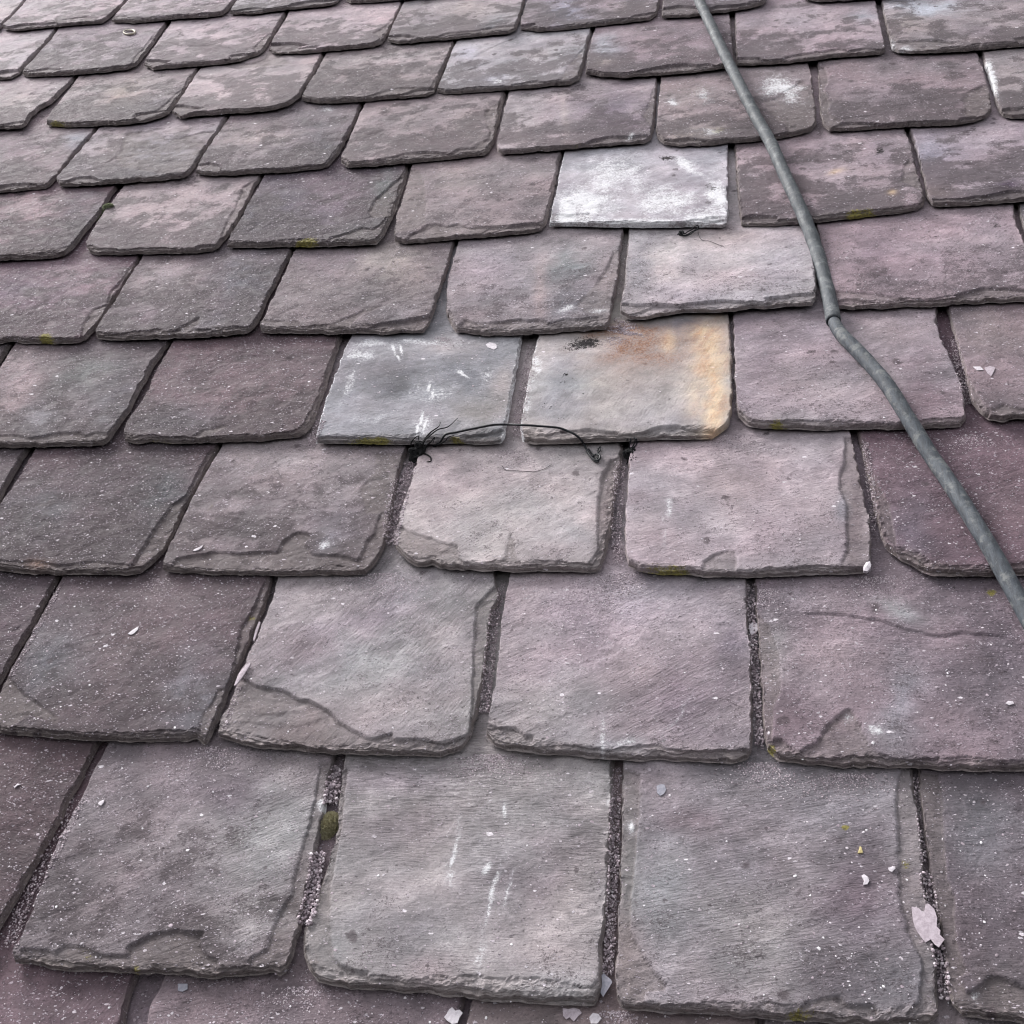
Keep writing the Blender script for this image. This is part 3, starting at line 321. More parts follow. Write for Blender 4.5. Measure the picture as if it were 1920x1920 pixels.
# ---------------------------------------------------------------- materials
def nodes(name):
    m = bpy.data.materials.new(name); m.use_nodes = True
    t = m.node_tree; t.nodes.clear()
    return m, t
class N:
    def __init__(s, t): s.t = t
    def __call__(s, typ, props=None, **inp):
        n = s.t.nodes.new('ShaderNode' + typ)
        for k, v in (props or {}).items(): setattr(n, k, v)
        for k, v in inp.items():
            k = k.replace('_', ' ')
            sock = n.inputs[int(k[1:])] if k[0] == 'i' and k[1:].isdigit() else n.inputs[k]
            if isinstance(v, bpy.types.NodeSocket): s.t.links.new(v, sock)
            else: sock.default_value = v
        return n
    def math(s, op, a, b=0.0, c=0.0, clamp=False): return s('Math', {'operation': op, 'use_clamp': clamp}, i0=a, i1=b, i2=c).outputs[0]
    def rng(s, v, a, b, c=0.0, d=1.0, sm=True):
        return s('MapRange', {'interpolation_type': 'SMOOTHSTEP' if sm else 'LINEAR'}, Value=v, From_Min=a, From_Max=b, To_Min=c, To_Max=d).outputs[0]
    def mix(s, f, a, b, mode='MIX'):
        n = s.t.nodes.new('ShaderNodeMix'); n.data_type = 'RGBA'; n.blend_type = mode; n.clamp_factor = True
        for sock, v in ((n.inputs[0], f), (n.inputs[6], a), (n.inputs[7], b)):
            if isinstance(v, bpy.types.NodeSocket): s.t.links.new(v, sock)
            else: sock.default_value = v
        return n.outputs[2]
    def noise(s, co, scale, det=4.0, rough=0.55, dist=0.0):
        return s('TexNoise', None, Vector=co, Scale=scale, Detail=det, Roughness=rough, Distortion=dist).outputs[0]
def rgb(*c): return tuple(lin(c)) + (1.0,)

def slate_material():
    m, t = nodes('slate'); n = N(t)
    oi = n('ObjectInfo'); tc = n('TexCoord')
    off = n('CombineXYZ', None, X=n.math('MULTIPLY', oi.outputs['Random'], 37.0), Y=n.math('MULTIPLY', oi.outputs['Random'], 91.0), Z=0.0).outputs[0]
    co = n('VectorMath', {'operation': 'ADD'}, i0=tc.outputs['Object'], i1=off).outputs[0]
    at = lambda a: n('Attribute', {'attribute_name': a})
    base = at('tone').outputs['Color']
    sp = n('SeparateColor', None, Color=at('par').outputs['Color'])       # speckle, spots, streaks
    mk = n('SeparateColor', None, Color=at('msk').outputs['Color'])       # broken edge, white crust, black growth
    gw = n('SeparateColor', None, Color=at('grow').outputs['Color'])      # yellow, rust, orange
    speck, spots, streak = sp.outputs[0], sp.outputs[1], sp.outputs[2]
    edge, white, black = mk.outputs[0], mk.outputs[1], mk.outputs[2]
    yel, rust, orange = gw.outputs[0], gw.outputs[1], gw.outputs[2]
    # riven grain: stretched noise along one direction
    turn = n('CombineXYZ', None, X=0.0, Y=0.0, Z=n.math('MULTIPLY_ADD', oi.outputs['Random'], 1.5, -1.25)).outputs[0]
    mp = n('Mapping', None, Vector=co, Rotation=turn).outputs[0]
    mp = n('Mapping', None, Vector=mp, Scale=(1.0, 2.6, 1.0)).outputs[0]
    sx = n('SeparateXYZ', None, Vector=tc.outputs['Object'])
    lay = n('CombineXYZ', None, X=n.math('MULTIPLY', sx.outputs[0], 70.0), Y=n.math('MULTIPLY', sx.outputs[1], 60.0), Z=n.math('MULTIPLY', n.math('MULTIPLY_ADD', sx.outputs[1], SLOPE, sx.outputs[2]), 420.0)).outputs[0]
    lay = n('VectorMath', {'operation': 'ADD'}, i0=lay, i1=off).outputs[0]
    strata = n.noise(lay, 1.0, 4.0, 0.72, 0.35)
    midn = n('TexNoise', None, Vector=co, Scale=48.0, Detail=6.0, Roughness=0.68, Distortion=0.3)
    mid = midn.outputs[0]
    strk = n.noise(mp, 34.0, 5.0, 0.68, 0.5)
    fine = n.noise(co, 380.0, 4.0, 0.85)
    pit = n.noise(co, 230.0, 5.0, 0.85)
    c = n.mix(1.0, base, (1.02, 0.977, 1.012, 1), 'MULTIPLY')
    v = n.rng(mid, 0.30, 0.70, 0.80, 1.19)
    v = n.math('MULTIPLY', v, n.math('MULTIPLY_ADD', n.rng(strk, 0.3, 0.7, -0.15, 0.15, False), n.math('MULTIPLY_ADD', streak, 0.8, 0.1), 1.0))
    rgh = n.math('MULTIPLY', speck, n.rng(mid, 0.40, 0.62, 0.15, 1.0))        # where the face is gritty rather than clean split stone
    v = n.math('MULTIPLY', v, n.math('MULTIPLY_ADD', n.rng(fine, 0.34, 0.66, -1.0, 1.0, False), n.math('MULTIPLY_ADD', rgh, 0.36, 0.10), 1.0))
    v = n.math('MULTIPLY', v, n.math('SUBTRACT', 1.02, n.math('MULTIPLY', n.rng(pit, 0.47, 0.37, 0.0, 1.0), n.math('MULTIPLY_ADD', rgh, 0.45, 0.10))))
    mq = n('Mapping', None, Vector=n('Mapping', None, Vector=co, Rotation=turn).outputs[0], Scale=(1.0, 6.5, 1.0)).outputs[0]
    cleft = n('TexNoise', None, Vector=mq, Scale=62.0, Detail=5.0, Roughness=0.72, Distortion=0.2).outputs[0]
    v = n.math('MULTIPLY', v, n.math('SUBTRACT', 1.0, n.math('MULTIPLY', n.rng(cleft, 0.44, 0.37, 0.0, 1.0), n.math('MULTIPLY_ADD', streak, 0.26, 0.05))))
    v = n.math('MULTIPLY', v, n.math('ADD', 1.0, n.math('MULTIPLY', n.rng(cleft, 0.57, 0.66, 0.0, 1.0), n.math('MULTIPLY_ADD', streak, 0.20, 0.04))))
    vv = n('CombineXYZ', None, X=v, Y=v, Z=v).outputs[0]
    c = n.mix(1.0, c, vv, 'MULTIPLY')
    # grime and fine dark lichen thickening into blotches
    grime = at('par').outputs['Alpha']
    gv = n.math('ADD', n.math('ADD', n.math('MULTIPLY', mid, 0.28), n.math('ADD', n.math('MULTIPLY', pit, 0.42), n.math('MULTIPLY', fine, 0.30))), n.math('MULTIPLY', grime, 0.11))
    gm = n.math('MULTIPLY', n.rng(gv, 0.545, 0.60), n.rng(grime, 0.0, 0.3))
    c = n.mix(n.math('MULTIPLY', gm, 0.74), c, rgb(74, 66, 70))
    # broken, weathered rock along dressed edges
    ec = n.mix(n.rng(strata, 0.36, 0.62), rgb(98, 90, 88), rgb(158, 147, 145))
    ec = n.mix(n.rng(fine, 0.3, 0.7, 0.0, 0.55), ec, rgb(158, 149, 147))
    c = n.mix(n.math('MULTIPLY', edge, n.rng(mid, 0.3, 0.6, 0.5, 0.85)), c, ec)
    # soft dark lichen spots
    wob = n('VectorMath', {'operation': 'MULTIPLY_ADD'}, i0=midn.outputs[1], i1=(0.022, 0.022, 0.0), i2=co).outputs[0]
    vs = n('TexVoronoi', {'feature': 'F1'}, Vector=wob, Scale=34.0)
    r1 = n('SeparateColor', None, Color=vs.outputs['Color'])
    sm = n.math('ADD', n.math('SUBTRACT', n.math('MULTIPLY', r1.outputs[0], 0.26), vs.outputs['Distance']), n.math('MULTIPLY_ADD', fine, 0.3, -0.15))
    spm = n.math('MULTIPLY', n.rng(sm, -0.03, 0.10), n.math('LESS_THAN', r1.outputs[1], n.math('MULTIPLY', spots, 0.95)))
    c = n.mix(n.math('MULTIPLY', spm, 0.72), c, rgb(76, 66, 71))
    vs2 = n('TexVoronoi', {'feature': 'F1'}, Vector=wob, Scale=105.0); r2 = n('SeparateColor', None, Color=vs2.outputs['Color'])
    sm2 = n.math('ADD', n.math('SUBTRACT', n.math('MULTIPLY', r2.outputs[0], 0.30), vs2.outputs['Distance']), n.math('MULTIPLY_ADD', fine, 0.3, -0.15))
    c = n.mix(n.math('MULTIPLY', n.math('MULTIPLY', n.rng(sm2, -0.02, 0.10), n.math('LESS_THAN', r2.outputs[1], n.math('MULTIPLY', spots, 0.6))), 0.6), c, rgb(80, 70, 75))
    # grit speckle in patches (pale grains and dark pits)
    wb2 = n('VectorMath', {'operation': 'MULTIPLY_ADD'}, i0=midn.outputs[1], i1=(0.012, 0.012, 0.0), i2=co).outputs[0]
    wb2 = n('Mapping', None, Vector=wb2, Rotation=(0, 0, 0.6), Scale=(0.75, 1.3, 1.0)).outputs[0]
    dens = n.math('MULTIPLY', speck, n.rng(mid, 0.34, 0.62, 0.35, 1.0))
    def grains(scale, frac, r0, lo=-0.04, hi=0.07, add=0.06):
        vo = n('TexVoronoi', {'feature': 'F1'}, Vector=wb2, Scale=scale)
        rc = n('SeparateColor', None, Color=vo.outputs['Color'])
        ra = n.math('MULTIPLY_ADD', rc.outputs[1], r0, add)
        ra = n.math('ADD', ra, n.math('MULTIPLY_ADD', fine, 0.34, -0.17))
        on = n.math('LESS_THAN', rc.outputs[0], n.math('MULTIPLY', dens, frac))
        return n.math('MULTIPLY', n.rng(n.math('SUBTRACT', ra, vo.outputs['Distance']), lo, hi), on), rc.outputs[2]
    g1, h1 = grains(430.0, 0.62, 0.40)
    g2, h2 = grains(190.0, 0.30, 0.30)
    g3, h3 = grains(80.0, 0.09, 0.17, -0.02, 0.03)
    dk, hd = grains(330.0, 0.75, 0.34)
    c = n.mix(n.math('MULTIPLY', dk, 0.55), c, rgb(70, 62, 68))
    c = n.mix(n.math('MULTIPLY', g1, 0.8), c, n.mix(h1, rgb(170, 156, 167), rgb(206, 198, 208)))
    c = n.mix(n.math('MULTIPLY', g2, 0.9), c, n.mix(h2, rgb(176, 160, 171), rgb(226, 219, 227)))
    c = n.mix(n.math('MULTIPLY', g3, 0.95), c, rgb(228, 221, 228))
    # crusts, lichens, stains
    wv = n.math('ADD', n.math('MULTIPLY', mid, 0.3), n.math('MULTIPLY', pit, 0.7))
    wm = n.rng(n.math('ADD', wv, n.math('MULTIPLY', white, 0.32)), 0.60, 0.76)
    wm = n.math('MULTIPLY', wm, n.rng(white, 0.02, 0.25))
    c = n.mix(n.math('MULTIPLY', n.math('MULTIPLY', white, 0.3), n.rng(mid, 0.32, 0.6)), c, rgb(196, 194, 204))
    c = n.mix(wm, c, n.mix(fine, rgb(190, 188, 198), rgb(255, 255, 255)))
    om = n.math('MULTIPLY', orange, n.rng(gv, 0.30, 0.62, 0.35, 1.0))
    c = n.mix(om, c, n.mix(n.rng(strk, 0.4, 0.62), rgb(238, 210, 174), rgb(218, 178, 142)))
    rm = n.math('MULTIPLY', rust, n.rng(wv, 0.36, 0.6, 0.1, 1.0))
    c = n.mix(rm, c, n.mix(n.rng(fine, 0.35, 0.65), rgb(112, 80, 68), rgb(164, 126, 104)))
    ym = n.rng(n.math('ADD', wv, n.math('MULTIPLY', yel, 0.35)), 0.66, 0.78)
    ym = n.math('MULTIPLY', ym, n.rng(yel, 0.05, 0.3))
    c = n.mix(n.math('MULTIPLY', ym, 0.85), c, n.mix(n.rng(fine, 0.35, 0.65), rgb(98, 94, 52), rgb(158, 148, 70)))
    bm = n.math('MULTIPLY', n.rng(n.math('ADD', wv, n.math('MULTIPLY', black, 0.32)), 0.64, 0.72), n.rng(black, 0.05, 0.3))
    c = n.mix(bm, c, rgb(40, 35, 38))
    # relief finer than the mesh
    hgt = n.math('ADD', n.math('MULTIPLY', fine, n.math('ADD', n.math('MULTIPLY_ADD', edge, 0.7, 0.25), n.math('MULTIPLY', rgh, 0.6))), n.math('MULTIPLY', mid, 1.0))
    hgt = n.math('ADD', hgt, n.math('MULTIPLY', n.rng(cleft, 0.36, 0.56, 0.0, 1.0, False), n.math('MULTIPLY_ADD', streak, 0.45, 0.15)))
    hgt = n.math('ADD', hgt, n.math('MULTIPLY', pit, n.math('MULTIPLY_ADD', rgh, 0.7, 0.3)))
    hgt = n.math('ADD', hgt, n.math('MULTIPLY', strk, n.math('MULTIPLY_ADD', streak, 0.8, 0.5)))
    hgt = n.math('ADD', hgt, n.math('MULTIPLY', strata, n.math('MULTIPLY', edge, 1.8)))
    hgt = n.math('ADD', hgt, n.math('MULTIPLY', g1, 0.4)); hgt = n.math('ADD', hgt, n.math('MULTIPLY', g2, 0.6))
    hgt = n.math('SUBTRACT', hgt, n.math('MULTIPLY', dk, 0.35))
    bp = n('Bump', None, Strength=0.9, Distance=0.0015, Height=hgt)
    p = n('BsdfPrincipled', None, Base_Color=c, Roughness=n.rng(mid, 0.3, 0.7, 0.7, 0.9), Normal=bp.outputs[0])
    p.inputs['Specular IOR Level'].default_value = 0.24
    o = n('OutputMaterial'); t.links.new(p.outputs[0], o.inputs[0])
    return m
M_SLATE = slate_material()

# ---------------------------------------------------------------- the roof and its slates
roof = bpy.data.objects.new('slate_roof', None); COL.objects.link(roof); roof.matrix_world = ROOF
tag(roof, 'weathered purple-grey stone slate roof with ragged chipped slates in staggered courses', 'roof')

def resample(p, step):
    d = np.r_[0, np.cumsum(np.hypot(*(p[1:] - p[:-1]).T))]
    n = max(2, int(round(d[-1] / step)) + 1); q = np.linspace(0, d[-1], n)
    return np.c_[np.interp(q, d, p[:, 0]), np.interp(q, d, p[:, 1])]
def at_frac(p, f):
    d = np.r_[0, np.cumsum(np.hypot(*(p[1:] - p[:-1]).T))]; q = np.asarray(f) * d[-1]
    return np.c_[np.interp(q, d, p[:, 0]), np.interp(q, d, p[:, 1])]
def spacing(L, e, c, band):
    x = [0.0]; 
    while x[-1] < L / 2:
        s = e if x[-1] < band else min(c, e + (x[-1] - band) * 0.25)
        x.append(x[-1] + s)
    h = np.array(x); h = h / h[-1] * (L / 2)
    return np.r_[h, (L - h[::-1])[1:]] / L

def build_slate(key, c, Lp, Bp, Rp, look, sd, res, head=2.2):
    """Lp: left side tail->head, Bp: tail left->right, Rp: right side tail->head, all in roof metres."""
    e, cc, band = res
    a = zb(c); vh = VC(c) + GA * head
    def up(s):                                       # carry a side on under the courses above
        n = max(2, len(s) // 2); m = (s[-1, 0] - s[0, 0]) / max(1e-3, s[-1, 1] - s[0, 1])
        m = max(-0.03, min(0.03, m)); x, y = s[-1]
        return np.vstack([s, [x + m * (vh - y) * .5, (y + vh) / 2], [x + m * (vh - y), vh]])
    Lp, Rp = up(Lp), up(Rp)
    if len(Bp) > 2 or True:
        Bp = resample(Bp, 0.004); s = np.linspace(0, 1, len(Bp)); w = np.minimum(1, np.minimum(s, 1 - s) * 12)
        Bp = Bp + np.c_[np.zeros(len(Bp)), w * ((fbm(Bp[:, 0] * 55, Bp[:, 1] * 0 + sd, sd, 5, .6) - .5) * (0.008 if c < 5 else 0.011) * (.4 if key in ('4d', '4e', '6e') else 1))]
    rs = []
    for S in (Lp, Rp):
        S = resample(S, 0.006); s = np.linspace(0, 1, len(S)); w = np.minimum(1, np.minimum(s, 1 - s) * 16)
        rs.append(S + np.c_[w * ((fbm(S[:, 1] * 70, S[:, 0] * 0 + sd + 9, sd + 5, 3) - .5) * 0.0045), np.zeros(len(S))])
    Lp, Rp = rs
    Wd = np.hypot(*(Bp[-1] - Bp[0])); Hd = vh - min(Bp[:, 1].mean(), VC(c))
    su = spacing(Wd, e, cc, band)
    vis = GA * 1.13
    x = [0.0]
    while x[-1] < Hd:
        y = x[-1]; x.append(y + (e * .62 if y < band * .75 else e if y < band else min(cc, e + (y - band) * .25) if y < vis else 0.03))
    sr = np.array(x); sr = sr / sr[-1]
    nu, nr = len(su), len(sr)
    B, T_ = at_frac(Bp, su), np.c_[Lp[-1, 0] + (Rp[-1, 0] - Lp[-1, 0]) * su, np.full(nu, vh)]
    L, R = at_frac(Lp, sr), at_frac(Rp, sr)
    S_, R_ = su[None, :, None], sr[:, None, None]
    rb = R_ ** 1.0
    # tail shape fades out upslope
    P = (1 - rb) * B[None] + rb * T_[None] + (1 - S_) * L[:, None] + S_ * R[:, None] \
        - ((1 - S_) * (1 - rb) * B[0] + S_ * (1 - rb) * B[-1] + (1 - S_) * rb * T_[0] + S_ * rb * T_[-1])
    P = P.reshape(-1, 2)
    X, Y = P[:, 0], P[:, 1]
    dT, dL, dR = seg_d(P, Bp), seg_d(P, Lp[:: 2] if len(Lp) % 2 else Lp), seg_d(P, Rp)
    wt, wl, wr = [v / 1000 for v in EDGE.get(key, (RNG.uniform(6, 12), RNG.uniform(1., 2.6), RNG.uniform(1.5, 4)) if c < 6 else (RNG.uniform(3.5, 8), RNG.uniform(1.5, 4), RNG.uniform(2, 6)))]
    seed = sd * 13 % 9973
    def scallop(q, rs, r0, r1, gap):                  # chipped outline: arcs meeting in sharp points
        lo, hi = q.min() - .03, q.max() + .03; x = lo; out = np.zeros_like(q)
        while x < hi:
            r = rs.uniform(r0, r1) * (1 if rs.rand() < .8 else 1.7); dp = rs.uniform(.25, 1.0); cx_ = x + r * .9
            t = (q - cx_) / r; out = np.maximum(out, dp * np.sqrt(np.clip(1 - t * t, 0, 1)) * (r / r1) ** .5); x += r * rs.uniform(*gap)
        return out
    def prof(d, w, q, s, fr):
        """broken edge: thin layers, each chipped back on its own"""
        rs = np.random.RandomState((seed * 7 + s * 101) % 99991); n = len(fr); h = np.zeros_like(d); prev = np.zeros_like(d); tot = 0
        jag = (fbm(q * 150, d * 90, seed + s + 41, 4, .7) - .5) * .0042
        wv = w * (1.15 if s == 1 else .6) * (.4 + 1.2 * fbm(q * 16, q * 0 + 3.3, seed + s, 2))
        for j, f in enumerate(fr):
            a_ = .22 + .78 * (j / max(1, n - 1)) ** 1.15
            dj = wv * (a_ * .42) + wv * a_ * 1.15 * scallop(q, rs, .005 + .006 * j, .016 + .020 * j, (1.2, 4.0)) + jag * (.4 + a_)
            dj = np.maximum(dj, prev + .0003); prev = dj
            e_ = .0007 if j else .0010
            h = h + f * (.85 * ss((d - dj) / e_) + .15 * np.clip((d - dj) / (w * .8), 0, 1)); tot += f
        h = np.where(d > prev + w * .9, 1.0, h)
        return np.clip(np.maximum(h, 0.14), 0, 1)
    pT = prof(dT, wt, X, 1, (.60, .16, .13, .11)); pL = prof(dL, wl, Y, 2, (.5, .3, .2)); pR = prof(dR, wr, Y, 3, (.45, .3, .25))
    th = TK - 0.0011
    h = np.minimum(np.minimum(pT, pL), pR)
    frac = h.copy()
    top = np.full(len(P), th)
    # layers split off
    low = np.zeros(len(P)); scarm = np.zeros(len(P))
    def scar(poly, dep):
        poly = np.asarray(poly)
        d = seg_d(P, np.vstack([poly, poly[:1]])); ins = inside_poly(P, poly)
        sdist = np.where(ins, d, -d) + (fbm(X * 130, Y * 130, seed + 77, 3) - .5) * 0.0035
        m = ss(sdist / 0.0014 + .4)
        dd = .85 * dep * (0.75 + 0.5 * fbm(X * 30, Y * 30, seed + 5, 2)) + 0.0007 * ss((fbm(X * 24, Y * 50, seed + 8, 3) - .5) * 14)
        return m * (dd + .0004 * np.exp(-(np.maximum(sdist, 0) / .0016) ** 2)), m
    px_, py_ = proj(np.c_[X, Y, a - SLOPE * Y + th])
    for k in SCR.get(key, []):
        poly = unproj([tuple(map(float, q.split(','))) for q in k[2].split()], a + th, SLOPE)
        l, m = scar(poly, k[1] / 1000); low = np.maximum(low, l); scarm = np.maximum(scarm, m)
    nr_auto = (0 if key in SCR else 3) if c < 5 else (2 if key in SCR else 5)
    for i in range(nr_auto):                          # small shells struck from the dressed edges
        u = RNG.random(); pos = at_frac(Bp, [u])[0] if RNG.random() < .7 else at_frac(Bp, [0.02 if RNG.random() < .5 else .98])[0]
        r = RNG.uniform(.008, .036) if RNG.random() < .75 else RNG.uniform(.036, .06); an = np.linspace(0, 2 * math.pi, 11)[:-1]
        q = np.c_[pos[0] + r * 1.7 * np.cos(an) * (.7 + .6 * np.array([RNG.random() for _ in an])), pos[1] + r * .7 * np.sin(an) * (.7 + .6 * np.array([RNG.random() for _ in an]))]
        l, m = scar(q, RNG.uniform(.002, .0065)); low = np.maximum(low, l); scarm = np.maximum(scarm, m * .8)
    for k in STP.get(key, []):
        line = unproj([tuple(map(float, q.split(','))) for q in k[3].split()], a + th, SLOPE)
        line = resample(line, 0.004); line = line + np.c_[np.zeros(len(line)), (fbm(line[:, 0] * 90, line[:, 1] * 90, 3, 3) - .5) * .006]
        d = seg_d(P, line)
        o_ = np.argsort(line[:, 0]); yl = np.interp(X, line[o_, 0], line[o_, 1])
        ins = (X > line[:, 0].min()) & (X < line[:, 0].max())
        endf = np.clip(np.minimum(X - line[:, 0].min(), line[:, 0].max() - X) / 0.02, 0, 1)
        side = ss((yl - Y) / 0.0018 + .4) * ins * endf
        low = low + k[1] / 1000 * side * np.exp(-np.maximum(d - .002, 0) / (k[2] / 1000 * .6))
    dm = np.minimum(np.minimum(dT, dL), dR)
    top = top - low
    und = (fbm(X * 7, Y * 7, seed + 90, 3) - .5) * 0.0030 + (fbm(X * 38, Y * 60, seed + 91, 4) - .5) * 0.0015 + (fbm(X * 190, Y * 190, seed + 92, 2) - .5) * 0.00035
    clean = .35 if key in ('4d', '4e', '6e', '8e') else 1.0
    ly = fbm(X * 8 + Y * 4, Y * 15 - X * 4, seed + 96, 6, .56) * 11.0; lk_ = np.floor(ly); terr = lk_ + ss((ly - lk_) / .10)
    und = und - .00042 * clean * (terr - 5.5)
    laytone = 1 + .075 * clean * (((lk_ * 7 + seed) % 5) - 2) / 2
    hidden = ss((Y - (VC(c) + GA * .98)) / 0.02)
    an0 = math.radians(36); und = und + look[5] * .0011 * (fbm((X * math.cos(an0) + Y * math.sin(an0)) * 12, (Y * math.cos(an0) - X * math.sin(an0)) * 90, seed + 94, 4) - .5)
    top = top + und * (1 - hidden) - 0.0007 * hidden
    hh = np.minimum(top, frac * th * (1 + .0) + 0.0004)
    rough = (fbm(X * 260 + Y * 90, Y * 420, seed + 93, 3) - .5) * 0.0026 * (frac < .98)
    facet = (fbm(X * 110 + 3, Y * 150, seed + 95, 3, .6) - .5) * .0042 * ss((.97 - frac) / .05) * ss((frac - .1) / .2)
    hh = np.clip(hh + facet + rough * .6, 0.0006, th + 0.0010)
    lift = LIFT.get(key, RNG.uniform(.8, 3.6)) / 1000
    tilt = RNG.uniform(-.0012, .0012)
    lf = lift * np.clip(1 - (Y - VC(c)) / (GA * .9), 0, 1.1) + np.clip(1 - (Y - VC(c)) / (GA * .9), 0, 1) * (tilt * (X - X.mean()) / .15)
    Z0 = a - SLOPE * Y + np.maximum(lf, -0.0005)
    Z = Z0 + hh
    # colour and growth, tied to the stone
    lk = lin(look[:3]); lum = lk @ [.3, .5, .2]; lk = lk * .8 + .2 * lum * np.array([1.07, .965, .995]); lk = lk * (np.array([.80, .71, .735]) if key in ('0a','1a','2a','2b','3a','3b','4a','4b','4c','5a','5b','6a','6c','1e','3f') else 1.0); tone = np.tile(lk, (len(P), 1)); spk = np.full(len(P), float(look[3]))
    wx, wy = (fbm(X * 30, Y * 30, seed + 1, 4) - .5), (fbm(X * 30, Y * 30, seed + 2, 4) - .5)
    sc = 1.0
    def blob(x, y, rx, ry, an):
        dx, dy = px_ - x + wx * rx * 1.1, py_ - y + wy * ry * 1.1; ca, sa = math.cos(math.radians(an)), math.sin(math.radians(an))
        q = ((dx * ca + dy * sa) / rx) ** 2 + ((-dx * sa + dy * ca) / ry) ** 2
        return np.exp(-q * 1.1)
    for k in PX.get(key, []):
        bc = lin(k[6]); bc = bc * .85 + .15 * (bc @ [.3, .5, .2]) * np.array([1.07, .965, .995]); w = (blob(*k[1:6]) * k[7])[:, None]; w = w * 1.2; tone = tone * (1 - w) + bc * w
    mo = fbm(X * 16, Y * 16, seed + 30, 4) - .5; mo2 = fbm(X * 9, Y * 14, seed + 31, 4) - .5
    mo3 = fbm(X * 27 + Y * 12, Y * 27 - X * 12, seed + 34, 4) - .5
    tone = tone * (1 + np.clip(mo * .6 + mo3 * .5, -.36, .36)[:, None]) * (1 + (mo + mo2)[:, None] * np.array([.07, .02, -.03])) * (1 + mo2[:, None] * np.array([.05, -.04, .04]))
    an = math.radians(36 + (seed % 17) - 8); A_, B2 = X * math.cos(an) + Y * math.sin(an), Y * math.cos(an) - X * math.sin(an)
    tone = tone * (1 + look[5] * .55 * (fbm(A_ * 7, B2 * 42, seed + 35, 5, .6) - .5))[:, None]
    tone = tone * (1 - .20 * ss(scarm))[:, None] * laytone[:, None]
    gb = fbm(X * 22, Y * 26, seed + 37, 4, .6) + .42 * (1 - np.clip((Y - VC(c)) / GA, 0, 1)) ** 1.5 - .16
    old = 2.2 if (px_.mean() < 640 or py_.mean() < 330) else .85
    grime_ = np.clip((gb - .40) * 2.6, 0, 1) * (.35 + .65 * look[4]) * old * (1 if key not in ('4d', '4e', '6e') else .25)
    eg = np.clip((1 - frac) * 1.7, 0, 1) ** .7 * 0.95
    eg = np.maximum(eg, ss(scarm) * 0.38)
    msk = np.zeros((len(P), 3)); grow = np.zeros((len(P), 3)); msk[:, 0] = eg
    for k in GR.get(key, []):
        w = blob(*k[2:7]) * k[7]
        if k[0] == 'w': w = w * (.78 if key != '6e' else .84)
        if k[0] == 'w': msk[:, 1] = np.maximum(msk[:, 1], w)
        elif k[0] == 'k': msk[:, 2] = np.maximum(msk[:, 2], w)
        else:
            i = 'yro'.index(k[0]); grow[:, i] = np.maximum(grow[:, i], w)
    if key in ('4d', '4e', '6e'): msk[:, 1] = np.maximum(msk[:, 1], .85 * np.exp(-(dL / .0035) ** 2)); 
    if key == '4d': msk[:, 1] = np.maximum(msk[:, 1], .6 * np.exp(-(dR / .005) ** 2))
    fan = np.zeros(len(P))                            # grit washed down below the joint above lies thicker near the head
    spk = spk * (1 - .55 * eg) * (0.55 + .9 * fbm(X * 12, Y * 12, seed + 33, 3))
    par = np.c_[np.clip(spk, 0, 1), np.full(len(P), look[4]), look[5] * np.clip((fbm(X * 10, Y * 10, seed + 38, 3) - .38) * 4.5, 0, 1), grime_]
    V = np.c_[X, Y, Z]
    idx = np.arange(nu * nr).reshape(nr, nu)
    F = np.stack([idx[:-1, :-1], idx[:-1, 1:], idx[1:, 1:], idx[1:, :-1]], -1).reshape(-1, 4)
    ring = np.r_[idx[0, :], idx[1:, -1], idx[-1, -2::-1], idx[-2:0:-1, 0]]
    nb = len(V); Vb = V[ring].copy(); Vb[:, 2] = Z0[ring] + .0002; ctr = np.array([X.mean(), VC(c) + GA * .7]); dv = ctr - Vb[:, :2]; dv /= np.hypot(*dv.T)[:, None]; Vb[:, :2] += dv * .006
    V = np.vstack([V, Vb, [[X.mean(), Y.mean(), (a - SLOPE * Y.mean())]]])
    m = len(ring); r0 = ring; r1 = np.roll(ring, -1); b0 = np.arange(m) + nb; b1 = np.roll(b0, -1)
    F = np.vstack([F, np.stack([r0, b0, b1, r1], -1)])
    def ext(A): return np.vstack([A, A[ring], A[:1]])
    tone, msk, grow, par = ext(tone), ext(msk), ext(grow), ext(par); msk[nb:, 0] = .9; par[nb:, 0] *= .3
    FR = np.r_[frac, np.zeros(len(ring) + 1)]; SMOOTH = (FR[F].min(1) > .97)
    cx, cy = float(X.mean()), float(Y.mean()); cz = float(a - SLOPE * cy)
    me = mesh_np('slate', V - [cx, cy, cz], F, M_SLATE, SMOOTH, {'tone': tone, 'msk': msk, 'grow': grow, 'par': par})
    o = bpy.data.objects.new('slate', me); link(o, roof, Matrix.Translation((cx, cy, cz)))
    return o

